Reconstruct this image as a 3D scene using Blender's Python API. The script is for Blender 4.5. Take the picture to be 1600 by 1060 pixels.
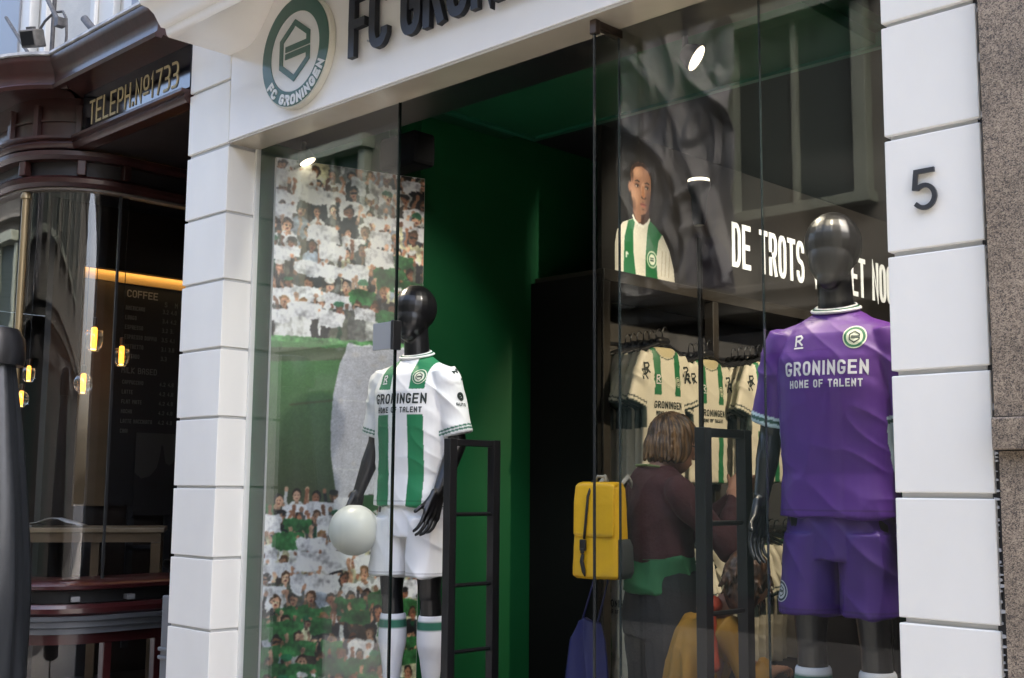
import bpy, bmesh, math, random
import numpy as np
from mathutils import Vector, Matrix, noise
from mathutils.bvhtree import BVHTree
PI = math.pi
random.seed(7); rng = np.random.default_rng(7)
scene = bpy.context.scene
for o in list(bpy.data.objects): bpy.data.objects.remove(o)
COL = scene.collection

# ------------------------------------------------------------------ camera
CAMY = -3.0518
cam_d = bpy.data.cameras.new('camera'); cam = bpy.data.objects.new('camera', cam_d); COL.objects.link(cam)
yaw, pit, roll = .7757, .1232, .0084
fw = Vector((-math.sin(yaw)*math.cos(pit), math.cos(yaw)*math.cos(pit), math.sin(pit)))
r0 = Vector((math.cos(yaw), math.sin(yaw), 0)); u0 = r0.cross(fw)
r2 = r0*math.cos(roll)+u0*math.sin(roll); u2 = -r0*math.sin(roll)+u0*math.cos(roll)
M = Matrix((r2, u2, -fw)).transposed().to_4x4(); M.translation = (0, CAMY, 1.6)
cam.matrix_world = M
cam_d.sensor_width = 36; cam_d.lens = 36*1864.8/1600; cam_d.clip_start = .05; cam_d.clip_end = 500
scene.camera = cam
# ------------------------------------------------------------------ world, sun, exposure
w = bpy.data.worlds.new('World'); scene.world = w; w.use_nodes = True
nt = w.node_tree; bg = nt.nodes['Background']
sky = nt.nodes.new('ShaderNodeTexSky'); sky.sky_type = 'NISHITA'; sky.sun_disc = False
SUN_EL, SUN_AZ = math.radians(50), math.radians(50)
sky.sun_elevation = SUN_EL; sky.sun_rotation = SUN_AZ
sky.air_density = .8; sky.dust_density = 7; sky.ozone_density = .4
nt.links.new(sky.outputs[0], bg.inputs[0]); bg.inputs[1].default_value = .15
sd = bpy.data.lights.new('sun', 'SUN'); sd.energy = .55; sd.angle = math.radians(60); sd.color = (1, .95, .87)
so = bpy.data.objects.new('sun', sd); COL.objects.link(so)
dirv = Vector((math.sin(SUN_AZ)*math.cos(SUN_EL), math.cos(SUN_AZ)*math.cos(SUN_EL), math.sin(SUN_EL)))
so.rotation_euler = dirv.to_track_quat('Z', 'Y').to_euler(); so.location = (0, -5, 12)
scene.view_settings.view_transform = 'Standard'; scene.view_settings.look = 'None'
scene.view_settings.exposure = 3.2; scene.view_settings.gamma = 1
scene.render.engine = 'CYCLES'
scene.cycles.max_bounces = 8; scene.cycles.transparent_max_bounces = 16
scene.cycles.glossy_bounces = 4; scene.cycles.diffuse_bounces = 4
scene.cycles.sample_clamp_indirect = 4; scene.cycles.caustics_reflective = False; scene.cycles.caustics_refractive = False
try: scene.cycles.use_denoising = True
except Exception: pass

# ------------------------------------------------------------------ materials
def lin(c):
    return tuple(((v/255)/12.92 if v/255 <= .04045 else ((v/255+.055)/1.055)**2.4) for v in c)
MATS = {}
def mat(name, col=(.8,.8,.8), rough=.5, metal=0., coat=0., spec=.5, var=0., vscale=6., bump=0., bscale=40., stretch=(1,1,1), emit=None, estr=0., attr=None, sheen=0.):
    if name in MATS: return MATS[name]
    m = bpy.data.materials.new(name); m.use_nodes = True; t = m.node_tree; b = t.nodes['Principled BSDF']
    b.inputs['Base Color'].default_value = (*col, 1); b.inputs['Roughness'].default_value = rough
    b.inputs['Metallic'].default_value = metal; b.inputs['Coat Weight'].default_value = coat; b.inputs['Coat Roughness'].default_value = .08
    b.inputs['Specular IOR Level'].default_value = spec; b.inputs['Sheen Weight'].default_value = sheen
    co = t.nodes.new('ShaderNodeTexCoord'); mp = t.nodes.new('ShaderNodeMapping'); mp.inputs['Scale'].default_value = stretch
    t.links.new(co.outputs['Object'], mp.inputs[0])
    if attr:
        a = t.nodes.new('ShaderNodeAttribute'); a.attribute_name = attr; t.links.new(a.outputs['Color'], b.inputs['Base Color'])
    elif var > 0:
        n = t.nodes.new('ShaderNodeTexNoise'); n.inputs['Scale'].default_value = vscale; n.inputs['Detail'].default_value = 6
        t.links.new(mp.outputs[0], n.inputs['Vector'])
        r = t.nodes.new('ShaderNodeValToRGB'); r.color_ramp.elements[0].position = .3; r.color_ramp.elements[1].position = .7
        r.color_ramp.elements[0].color = (*[max(0, v*(1-var)) for v in col], 1); r.color_ramp.elements[1].color = (*[min(1, v*(1+var)) for v in col], 1)
        t.links.new(n.outputs[0], r.inputs[0]); t.links.new(r.outputs[0], b.inputs['Base Color'])
        rr = t.nodes.new('ShaderNodeMapRange'); rr.inputs['To Min'].default_value = max(.02, rough*.85); rr.inputs['To Max'].default_value = min(1, rough*1.2)
        t.links.new(n.outputs[0], rr.inputs[0]); t.links.new(rr.outputs[0], b.inputs['Roughness'])
    if bump > 0:
        n2 = t.nodes.new('ShaderNodeTexNoise'); n2.inputs['Scale'].default_value = bscale; n2.inputs['Detail'].default_value = 4
        t.links.new(mp.outputs[0], n2.inputs['Vector'])
        bp = t.nodes.new('ShaderNodeBump'); bp.inputs['Strength'].default_value = bump; bp.inputs['Distance'].default_value = .01
        t.links.new(n2.outputs[0], bp.inputs['Height']); t.links.new(bp.outputs[0], b.inputs['Normal'])
    if emit:
        b.inputs['Emission Color'].default_value = (*emit, 1); b.inputs['Emission Strength'].default_value = estr
    MATS[name] = m; return m
def glass_mat(name, tint=(.9,.93,.92), boost=1.0, ior=1.5, wav=0.):
    m = bpy.data.materials.new(name); m.use_nodes = True; t = m.node_tree; t.nodes.clear()
    out = t.nodes.new('ShaderNodeOutputMaterial'); mix = t.nodes.new('ShaderNodeMixShader')
    tr = t.nodes.new('ShaderNodeBsdfTransparent'); tr.inputs[0].default_value = (*tint, 1)
    gl = t.nodes.new('ShaderNodeBsdfGlossy'); gl.inputs['Roughness'].default_value = .0; gl.inputs[0].default_value = (boost, boost, boost, 1)
    fr = t.nodes.new('ShaderNodeFresnel'); fr.inputs[0].default_value = ior
    if wav > 0:
        n = t.nodes.new('ShaderNodeTexNoise'); n.inputs['Scale'].default_value = 1.3; co = t.nodes.new('ShaderNodeTexCoord'); t.links.new(co.outputs['Object'], n.inputs['Vector'])
        bp = t.nodes.new('ShaderNodeBump'); bp.inputs['Strength'].default_value = wav; bp.inputs['Distance'].default_value = .02
        t.links.new(n.outputs[0], bp.inputs['Height']); t.links.new(bp.outputs[0], gl.inputs['Normal'])
    ge = t.nodes.new('ShaderNodeNewGeometry'); mr = t.nodes.new('ShaderNodeMapRange'); mr.inputs['To Min'].default_value = ior; mr.inputs['To Max'].default_value = 1/ior
    t.links.new(ge.outputs['Backfacing'], mr.inputs[0]); t.links.new(mr.outputs[0], fr.inputs[0])      # both faces of the sheet mirror alike
    t.links.new(fr.outputs[0], mix.inputs[0]); t.links.new(tr.outputs[0], mix.inputs[1]); t.links.new(gl.outputs[0], mix.inputs[2])
    t.links.new(mix.outputs[0], out.inputs[0]); return m
def granite_mat():
    m = bpy.data.materials.new('granite'); m.use_nodes = True; t = m.node_tree; b = t.nodes['Principled BSDF']
    co = t.nodes.new('ShaderNodeTexCoord')
    v = t.nodes.new('ShaderNodeTexVoronoi'); v.inputs['Scale'].default_value = 380; t.links.new(co.outputs['Object'], v.inputs['Vector'])
    n = t.nodes.new('ShaderNodeTexNoise'); n.inputs['Scale'].default_value = 60; n.inputs['Detail'].default_value = 8; t.links.new(co.outputs['Object'], n.inputs['Vector'])
    s = t.nodes.new('ShaderNodeSeparateColor'); t.links.new(v.outputs['Color'], s.inputs[0])
    ad = t.nodes.new('ShaderNodeMath'); ad.operation = 'ADD'; t.links.new(s.outputs[0], ad.inputs[0]); t.links.new(n.outputs[0], ad.inputs[1])
    ml = t.nodes.new('ShaderNodeMath'); ml.operation = 'MULTIPLY'; ml.inputs[1].default_value = .5; t.links.new(ad.outputs[0], ml.inputs[0])
    r = t.nodes.new('ShaderNodeValToRGB'); e = r.color_ramp.elements
    e[0].position = .26; e[0].color = (.06,.052,.045,1); e[1].position = .78; e[1].color = (.44,.36,.26,1)
    for p, c in ((.38,(.16,.125,.095)), (.5,(.26,.205,.15)), (.62,(.32,.255,.19))):
        x = e.new(p); x.color = (*c, 1)
    t.links.new(ml.outputs[0], r.inputs[0])
    n3 = t.nodes.new('ShaderNodeTexNoise'); n3.inputs['Scale'].default_value = 5; t.links.new(co.outputs['Object'], n3.inputs['Vector'])
    mx = t.nodes.new('ShaderNodeMix'); mx.data_type = 'RGBA'; mx.blend_type = 'MULTIPLY'; mx.inputs[0].default_value = .6
    r3 = t.nodes.new('ShaderNodeValToRGB'); r3.color_ramp.elements[0].position=.35; r3.color_ramp.elements[0].color = (.62,.62,.62,1); r3.color_ramp.elements[1].position=.6
    t.links.new(n3.outputs[0], r3.inputs[0]); t.links.new(r.outputs[0], mx.inputs[6]); t.links.new(r3.outputs[0], mx.inputs[7])
    t.links.new(mx.outputs[2], b.inputs['Base Color']); b.inputs['Roughness'].default_value = .42
    bp = t.nodes.new('ShaderNodeBump'); bp.inputs['Strength'].default_value = .25; bp.inputs['Distance'].default_value = .003
    t.links.new(n.outputs[0], bp.inputs['Height']); t.links.new(bp.outputs[0], b.inputs['Normal'])
    return m
WHITE = mat('white_paint', (.82,.80,.73), .38, var=.05, vscale=2.2, stretch=(1,1,.5), bump=.10, bscale=10)
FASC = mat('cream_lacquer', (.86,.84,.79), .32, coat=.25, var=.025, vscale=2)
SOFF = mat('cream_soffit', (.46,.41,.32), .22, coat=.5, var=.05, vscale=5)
JOINT = mat('dark_joint', (.03,.03,.03), .8)
GRAN = granite_mat()
MAHOG = mat('mahogany', (.030,.0085,.0065), .36, coat=.25, var=.35, vscale=7, stretch=(1,1,.15), bump=.1, bscale=30)
MAHOG2 = mat('red_mahogany', (.045,.009,.009), .3, coat=.6, var=.3, vscale=9, stretch=(.3,.3,1))
DARKW = mat('dark_wood', (.012,.009,.009), .5, var=.3, vscale=5)
LEAD = mat('lead_flashing', (.30,.30,.29), .6, var=.45, vscale=14, bump=.4, bscale=25)
GREYP = mat('grey_paint', (.13,.138,.148), .4, var=.08, vscale=8)
BLACKS = mat('black_satin', (.010,.010,.011), .35)
BLACKM = mat('black_matt', (.008,.008,.008), .7)
MANN = mat('mannequin_gloss', (.007,.007,.008), .33, coat=.1)
STEEL = mat('steel', (.45,.45,.45), .3, metal=1)
BRONZE = mat('bronze_fitting', (.10,.075,.06), .3, metal=.9)
ALU = mat('satin_aluminium', (.34,.35,.35), .45, metal=.35)
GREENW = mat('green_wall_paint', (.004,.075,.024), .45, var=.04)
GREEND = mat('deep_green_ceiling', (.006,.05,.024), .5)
LETTER = mat('slate_letter', (.018,.022,.034), .4)
LETSIDE = mat('letter_edge', (.006,.007,.010), .5)
GOLD = mat('gilt', (.60,.50,.29), .5)
GLASS = glass_mat('shop_glass', (.955,.97,.962))
GLASS2 = glass_mat('curved_glass', (.93,.94,.94), wav=.12)
CREAMB = mat('cream_render', (.62,.58,.50), .7, var=.08, bump=.2)
CREAMW = mat('cream_frame', (.66,.64,.58), .5)
# ------------------------------------------------------------------ mesh helpers
class MB:
    def __init__(s): s.v = []; s.f = []; s.m = []
    def add(s, vs, fs, mi=0):
        n = len(s.v); s.v += [tuple(v) for v in vs]; s.f += [tuple(i+n for i in f) for f in fs]; s.m += [mi]*len(fs); return s
    def box(s, x0, x1, y0, y1, z0, z1, mi=0):
        vs = [(x0,y0,z0),(x1,y0,z0),(x1,y1,z0),(x0,y1,z0),(x0,y0,z1),(x1,y0,z1),(x1,y1,z1),(x0,y1,z1)]
        return s.add(vs, [(0,3,2,1),(4,5,6,7),(0,1,5,4),(1,2,6,5),(2,3,7,6),(3,0,4,7)], mi)
    def cbox(s, c, d, rot=None, mi=0):
        hx, hy, hz = d[0]/2, d[1]/2, d[2]/2
        vs = [Vector(p) for p in [(-hx,-hy,-hz),(hx,-hy,-hz),(hx,hy,-hz),(-hx,hy,-hz),(-hx,-hy,hz),(hx,-hy,hz),(hx,hy,hz),(-hx,hy,hz)]]
        if rot is not None: vs = [rot @ v for v in vs]
        vs = [v+Vector(c) for v in vs]
        return s.add(vs, [(0,3,2,1),(4,5,6,7),(0,1,5,4),(1,2,6,5),(2,3,7,6),(3,0,4,7)], mi)
    def tube(s, pts, r, seg=12, mi=0, caps=True, closed=False):
        pts = [Vector(p) for p in pts]; n = len(pts)
        rs = r if isinstance(r, (list, tuple)) else [r]*n
        rings = []; prev = None
        for i, p in enumerate(pts):
            if closed: d = (pts[(i+1) % n]-pts[i-1])
            else: d = (pts[min(i+1, n-1)]-pts[max(i-1, 0)])
            d.normalize()
            if prev is None:
                a = Vector((0,0,1)) if abs(d.z) < .9 else Vector((1,0,0)); e1 = d.cross(a).normalized()
            else:
                e1 = (prev-d*prev.dot(d)).normalized()
            prev = e1; e2 = d.cross(e1)
            rings.append([p+(e1*math.cos(2*PI*k/seg)+e2*math.sin(2*PI*k/seg))*rs[i] for k in range(seg)])
        return s.rings(rings, mi, caps, closed)
    def rings(s, rings, mi=0, caps=True, closed=False):
        seg = len(rings[0]); vs = [v for r_ in rings for v in r_]; fs = []
        n = len(rings)
        for i in range(n if closed else n-1):
            j = (i+1) % n
            for k in range(seg):
                k2 = (k+1) % seg; fs.append((i*seg+k, i*seg+k2, j*seg+k2, j*seg+k))
        if caps and not closed:
            fs.append(tuple(range(seg))[::-1]); fs.append(tuple((n-1)*seg+k for k in range(seg)))
        return s.add(vs, fs, mi)
    def lathe(s, prof, c=(0,0,0), seg=24, mi=0, ax=None):
        rings = []
        for r_, z in prof:
            ring = [Vector((max(r_, 1e-4)*math.cos(2*PI*k/seg), max(r_, 1e-4)*math.sin(2*PI*k/seg), z)) for k in range(seg)]
            if ax is not None: ring = [ax @ v for v in ring]
            rings.append([v+Vector(c) for v in ring])
        return s.rings(rings, mi)
    def cap(s, A, B, ra, rb, seg=16, sq=1., sqd=None):
        """tapered capsule with round ends"""
        A, B = Vector(A), Vector(B); d = (B-A); L = d.length; d = d/L if L > 1e-6 else Vector((0,0,1))
        a = Vector((0,0,1)) if abs(d.z) < .9 else Vector((1,0,0)); e1 = d.cross(a).normalized(); e2 = d.cross(e1)
        rings = []
        for k in range(5):
            t = (k/5)*PI/2; rings.append((A-d*(ra*math.cos(t)), ra*math.sin(t)+1e-4))
        for k in range(5): rings.append((A+(B-A)*(k/4), ra+(rb-ra)*k/4))
        for k in range(4, -1, -1):
            t = (k/5)*PI/2; rings.append((B+d*(rb*math.cos(t)), rb*math.sin(t)+1e-4))
        rr = []
        for p, r_ in rings:
            ring = []
            for k in range(seg):
                o_ = (e1*math.cos(2*PI*k/seg)+e2*math.sin(2*PI*k/seg))*r_
                if sqd is not None:
                    q = Vector(sqd).normalized(); o_ = o_-q*(o_.dot(q)*(1-sq))
                ring.append(p+o_)
            rr.append(ring)
        return s.rings(rr)
    def ell(s, c, rx, ry, rz, rot=None, seg=20):
        rings = []
        for i in range(1, 14):
            t = PI*i/14; ring = []
            for k in range(seg):
                v = Vector((rx*math.sin(t)*math.cos(2*PI*k/seg), ry*math.sin(t)*math.sin(2*PI*k/seg), -rz*math.cos(t)))
                if rot is not None: v = rot @ v
                ring.append(v+Vector(c))
            rings.append(ring)
        return s.rings(rings)
    def loft(s, secs, seg=32, mi=0):
        """secs: (cx,cy,cz,rx,ry[,power]) horizontal rings"""
        rings = []
        for q in secs:
            cx, cy, cz, rx, ry = q[:5]; pw = q[5] if len(q) > 5 else 1.
            ring = []
            for k in range(seg):
                a = 2*PI*k/seg; c_, s_ = math.cos(a), math.sin(a)
                ring.append(Vector((cx+rx*math.copysign(abs(c_)**pw, c_), cy+ry*math.copysign(abs(s_)**pw, s_), cz)))
            rings.append(ring)
        return s.rings(rings, mi)
    def build(s, name, m, parent=None, smooth=False, bevel=0., loc=None, auto=None):
        me = bpy.data.meshes.new(name); me.from_pydata([tuple(v) for v in s.v], [], s.f)
        ms = m if isinstance(m, (list, tuple)) else [m]
        for x in ms: me.materials.append(x)
        me.polygons.foreach_set('material_index', s.m)
        o = bpy.data.objects.new(name, me); COL.objects.link(o)
        bm = bmesh.new(); bm.from_mesh(me); bmesh.ops.recalc_face_normals(bm, faces=bm.faces); bm.to_mesh(me); bm.free()
        if smooth: me.polygons.foreach_set('use_smooth', [True]*len(me.polygons))
        if parent is not None: o.parent = parent
        if loc is not None: o.location = loc
        if bevel > 0:
            b = o.modifiers.new('bevel', 'BEVEL'); b.width = bevel; b.segments = 2; b.limit_method = 'ANGLE'; b.angle_limit = math.radians(40)
        if auto:
            me.polygons.foreach_set('use_smooth', [True]*len(me.polygons)); me.set_sharp_from_angle(angle=math.radians(auto))
        return o
def thing(name, label, cat, loc=(0,0,0), rz=0., group=None):
    o = bpy.data.objects.new(name, None); COL.objects.link(o); o.location = loc; o.rotation_euler = (0,0,rz); o.empty_display_size = .1
    o['label'] = label; o['category'] = cat
    if group: o['group'] = group
    return o
def tag(o, label, cat, group=None):
    o['label'] = label; o['category'] = cat
    if group: o['group'] = group
    return o
def struct(o, kind='structure'): o['kind'] = kind; return o
def dup(root, loc=None, rz=None, label=None, group=None):
    r = root.copy(); COL.objects.link(r)
    if loc is not None: r.location = loc
    if rz is not None: r.rotation_euler = (0,0,rz)
    if label: r['label'] = label
    if group: r['group'] = group
    for ch in list(root.children):
        c = ch.copy(); COL.objects.link(c); c.parent = r
        for g in ch.children:
            d = g.copy(); COL.objects.link(d); d.parent = c
    return r
def organic(mb, voxel, iters=6, fac=.5):
    """merge overlapping closed shapes into one continuous surface; returns a mesh"""
    me = bpy.data.meshes.new('tmp'); me.from_pydata([tuple(v) for v in mb.v], [], mb.f)
    bm = bmesh.new(); bm.from_mesh(me); bmesh.ops.recalc_face_normals(bm, faces=bm.faces); bm.to_mesh(me); bm.free()
    o = bpy.data.objects.new('tmp', me); COL.objects.link(o)
    r = o.modifiers.new('r', 'REMESH'); r.mode = 'VOXEL'; r.voxel_size = voxel; r.adaptivity = 0
    if iters:
        s_ = o.modifiers.new('s', 'SMOOTH'); s_.factor = fac; s_.iterations = iters
    dg = bpy.context.evaluated_depsgraph_get(); dg.update()
    out = bpy.data.meshes.new_from_object(o.evaluated_get(dg))
    bpy.data.objects.remove(o); bpy.data.meshes.remove(me)
    out.polygons.foreach_set('use_smooth', [True]*len(out.polygons))
    return out
def mesh_obj(name, me, m, parent=None):
    me.materials.clear(); me.materials.append(m); me.name = name
    o = bpy.data.objects.new(name, me); COL.objects.link(o)
    if parent is not None: o.parent = parent
    return o
def coords(me):
    a = np.empty(len(me.vertices)*3, 'f'); me.vertices.foreach_get('co', a); return a.reshape(-1, 3)
def set_coords(me, a): me.vertices.foreach_set('co', a.astype('f').ravel()); me.update()
def normals(me):
    a = np.empty(len(me.vertices)*3, 'f'); me.vertices.foreach_get('normal', a); return a.reshape(-1, 3)
def vcol(me, rgb):
    a = me.color_attributes.new('Col', 'FLOAT_COLOR', 'POINT')
    d = np.ones((len(rgb), 4), 'f'); d[:, :3] = rgb; a.data.foreach_set('color', d.ravel())
def nz(p, sx, sy, sz, off=0.):
    return np.array([noise.noise((a*sx+off, b*sy+off*.7, c*sz-off)) for a, b, c in p])
# ------------------------------------------------------------------ lettering (own stroke alphabet)
def arc(cx, cy, rx, ry, a0, a1, n=8):
    return [(cx+rx*math.cos(math.radians(a0+(a1-a0)*i/n)), cy+ry*math.sin(math.radians(a0+(a1-a0)*i/n))) for i in range(n+1)]
GL = {
 'A': [[(0,0),(0,.8),(.25,1),(.75,1),(1,.8),(1,0)], [(0,.42),(1,.42)]],
 'B': [[(0,0),(0,1),(.75,1),(1,.85),(1,.62),(.8,.52),(1,.4),(1,.15),(.75,0),(0,0)], [(0,.52),(.8,.52)]],
 'C': [[(1,.83),(1,.86),(.75,1),(.25,1),(0,.85),(0,.15),(.25,0),(.75,0),(1,.14),(1,.17)]],
 'D': [[(0,0),(0,1),(.7,1),(1,.84),(1,.16),(.7,0),(0,0)]],
 'E': [[(1,1),(0,1),(0,0),(1,0)], [(0,.5),(.85,.5)]],
 'F': [[(1,1),(0,1),(0,0)], [(0,.5),(.85,.5)]],
 'G': [[(1,.84),(1,.86),(.75,1),(.25,1),(0,.85),(0,.15),(.25,0),(.75,0),(1,.15),(1,.43),(.68,.43)]],
 'H': [[(0,0),(0,1)], [(1,0),(1,1)], [(0,.5),(1,.5)]],
 'I': [[(.5,0),(.5,1)]],
 'K': [[(0,0),(0,1)], [(1,1),(0,.48),(1,0)]],
 'L': [[(0,1),(0,0),(1,0)]],
 'M': [[(0,0),(0,1),(.5,.45),(1,1),(1,0)]],
 'N': [[(0,0),(0,1),(1,0),(1,1)]],
 'O': [[(.25,0),(0,.15),(0,.85),(.25,1),(.75,1),(1,.85),(1,.15),(.75,0),(.25,0)]],
 'P': [[(0,0),(0,1),(.75,1),(1,.85),(1,.58),(.75,.45),(0,.45)]],
 'R': [[(0,0),(0,1),(.75,1),(1,.85),(1,.62),(.75,.48),(0,.48)], [(.55,.48),(1,0)]],
 'S': [[(1,.82),(1,.86),(.75,1),(.25,1),(0,.86),(0,.64),(.25,.52),(.75,.48),(1,.36),(1,.14),(.75,0),(.25,0),(0,.14),(0,.18)]],
 'T': [[(0,1),(1,1)], [(.5,1),(.5,0)]],
 'U': [[(0,1),(0,.15),(.25,0),(.75,0),(1,.15),(1,1)]],
 'V': [[(0,1),(.5,0),(1,1)]],
 'W': [[(0,1),(.25,0),(.5,.8),(.75,0),(1,1)]],
 'Y': [[(0,1),(.5,.5),(1,1)], [(.5,.5),(.5,0)]],
 'Z': [[(0,1),(1,1),(0,0),(1,0)]],
 '0': [[(.25,0),(0,.15),(0,.85),(.25,1),(.75,1),(1,.85),(1,.15),(.75,0),(.25,0)]],
 '1': [[(.15,.8),(.5,1),(.5,0)]],
 '2': [[(0,.8),(.25,1),(.75,1),(1,.8),(1,.6),(0,0),(1,0)]],
 '3': [[(0,1),(.75,1),(1,.86),(1,.62),(.75,.5),(.3,.5)], [(.75,.5),(1,.38),(1,.14),(.75,0),(0,0)]],
 '4': [[(.75,0),(.75,1),(0,.3),(1,.3)]],
 '5': [[(1,1),(0,1),(0,.55),(.75,.55),(1,.42),(1,.14),(.75,0),(0,0)]],
 '7': [[(0,1),(1,1),(.35,0)]],
 '8': [[(.25,.5),(0,.65),(0,.87),(.25,1),(.75,1),(1,.87),(1,.65),(.75,.5),(.25,.5)], [(.25,.47),(0,.36),(0,.12),(.25,0),(.75,0),(1,.12),(1,.36),(.75,.47)]],
 '.': [[(.4,0),(.4,.09)]], "'": [[(.5,.75),(.5,1)]], '-': [[(.1,.5),(.9,.5)]],
 'o': [[(.25,.45),(.05,.56),(.05,.9),(.25,1),(.75,1),(.95,.9),(.95,.56),(.75,.45),(.25,.45)], [(.05,.25),(.95,.25)]],
}
NARROW = {'I': .32, '.': .3, "'": .3, '1': .5}
def ribbon(pl, t, step=None):
    """polyline -> list of quads (4 2D points) with mitred joints"""
    closed = (pl[0] == pl[-1] and len(pl) > 2)
    P = [np.array(p, float) for p in (pl[:-1] if closed else pl)]
    if not closed:                       # square ends
        for e0, e1 in ((0, 1), (-1, -2)):
            d_ = P[e0]-P[e1]; P[e0] = P[e0]+d_/max(1e-9, np.linalg.norm(d_))*t/2
    if step:
        Q = []
        m_ = len(P)
        for i in range(m_ if closed else m_-1):
            a, b = P[i], P[(i+1) % m_]; k = max(1, int(np.linalg.norm(b-a)/step))
            for j in range(k): Q.append(a+(b-a)*j/k)
        if not closed: Q.append(P[-1])
        P = Q
    n = len(P); L = []; R = []
    for i in range(n):
        pa = P[i-1] if (i > 0 or closed) else None; pb = P[(i+1) % n] if (i < n-1 or closed) else None
        da = (P[i]-pa)/max(1e-9, np.linalg.norm(P[i]-pa)) if pa is not None else None
        db = (pb-P[i])/max(1e-9, np.linalg.norm(pb-P[i])) if pb is not None else None
        if da is None: da = db
        if db is None: db = da
        na = np.array([-da[1], da[0]]); nb = np.array([-db[1], db[0]]); mm = na+nb; l = np.linalg.norm(mm)
        mm = mm/l if l > 1e-6 else na
        k = min(1/max(.35, float(mm@na)), 2.2)
        L.append(P[i]+mm*t/2*k); R.append(P[i]-mm*t/2*k)
    out = []
    for i in range(n if closed else n-1):
        j = (i+1) % n; out.append((R[i], R[j], L[j], L[i]))
    return out
def rounded(pl):
    """turn the shallow chamfers of a glyph into curves, keep its square corners"""
    for _ in range(2):
        cl = pl[0] == pl[-1] and len(pl) > 2; P = pl[:-1] if cl else pl; n = len(P); out = []
        if n < 3: return pl
        for i in range(n):
            if not cl and i in (0, n-1): out.append(P[i]); continue
            a, b, c = np.array(P[i-1]), np.array(P[i]), np.array(P[(i+1) % n]); u_, v_ = b-a, c-b
            ct = float(u_@v_)/max(1e-9, np.linalg.norm(u_)*np.linalg.norm(v_))
            if .36 < ct < .995:
                k = .25*min(np.linalg.norm(u_), np.linalg.norm(v_)); out.append(tuple(b-u_/np.linalg.norm(u_)*k)); out.append(tuple(b+v_/np.linalg.norm(v_)*k))
            else: out.append(P[i])
        pl = out+[out[0]] if cl else out
    return pl
RG = {}
def text2d(txt, h, wd, t, gap, step=None, align='l'):
    """list of (stroke_index, quads); x advances from 0"""
    x = 0; out = []; k = 0
    for ch in txt:
        if ch == ' ': x += wd*.55+gap; continue
        cw = wd*NARROW.get(ch, 1.)
        if ch not in RG: RG[ch] = [rounded(p_) for p_ in GL.get(ch, [])] if ch not in 'NMVWKZ47' else GL.get(ch, [])
        for pl in RG[ch]:
            q = [(x+t/2+px*(cw-t) if cw > t else x+cw/2, t/2+py*(h-t)) for px, py in pl]
            out.append((k % 3, ribbon(q, t, step))); k += 1
        x += cw+gap
    W = x-gap; sh = {'l': 0, 'c': -W/2, 'r': -W}[align]
    return [(k, [[(p[0]+sh, p[1]) for p in q] for q in qs]) for k, qs in out], W
def flat_strokes(mb, st, fn, lift=.0003, depth=0., mi=0, smi=None):
    """fn(a,b,c)->world point; c = height above the surface. depth>0 makes raised letters"""
    for k, qs in st:
        base = lift*k
        for q in qs:
            top = [fn(p[0], p[1], depth+base) for p in q]
            if depth > 0:
                bot = [fn(p[0], p[1], 0) for p in q]
                mb.add(top+bot, [(0,1,2,3)], mi); mb.add(top+bot, [(0,4,5,1),(1,5,6,2),(2,6,7,3),(3,7,4,0)], mi if smi is None else smi)
            else: mb.add(top, [(0,1,2,3)], mi)
    return mb
def disc_quads(cx, cy, r0, r1, n=40, rings=1):
    out = []
    for j in range(rings):
        a0 = r0+(r1-r0)*j/rings; a1 = r0+(r1-r0)*(j+1)/rings
        for i in range(n):
            t0, t1 = 2*PI*i/n, 2*PI*(i+1)/n
            out.append([(cx+a0*math.cos(t0), cy+a0*math.sin(t0)), (cx+a1*math.cos(t0), cy+a1*math.sin(t0)), (cx+a1*math.cos(t1), cy+a1*math.sin(t1)), (cx+a0*math.cos(t1), cy+a0*math.sin(t1))])
    return out
HEXG = [(.22,.565),(1,.565),(1,.73),(.5,1),(0,.73),(0,.27),(.5,0),(1,.27),(1,.435),(.22,.435)]
def emblem_strokes(cx, cy, wd, h, t, step=None):
    return ribbon([(cx-wd/2+x*wd, cy-h/2+y*h) for x, y in HEXG], t, step)
def arc_text(txt, R, h, wd, t, gap, a_mid):
    """text along the inside bottom of a ring (reads left to right), returns strokes in disc coordinates"""
    st, W = text2d(txt, h, wd, t, gap, step=wd/2, align='c'); out = []
    for k, qs in st:
        out.append((k, [[((R-p[1])*math.cos(a_mid+p[0]/R), (R-p[1])*math.sin(a_mid+p[0]/R)) for p in q] for q in qs]))
    return out
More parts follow.
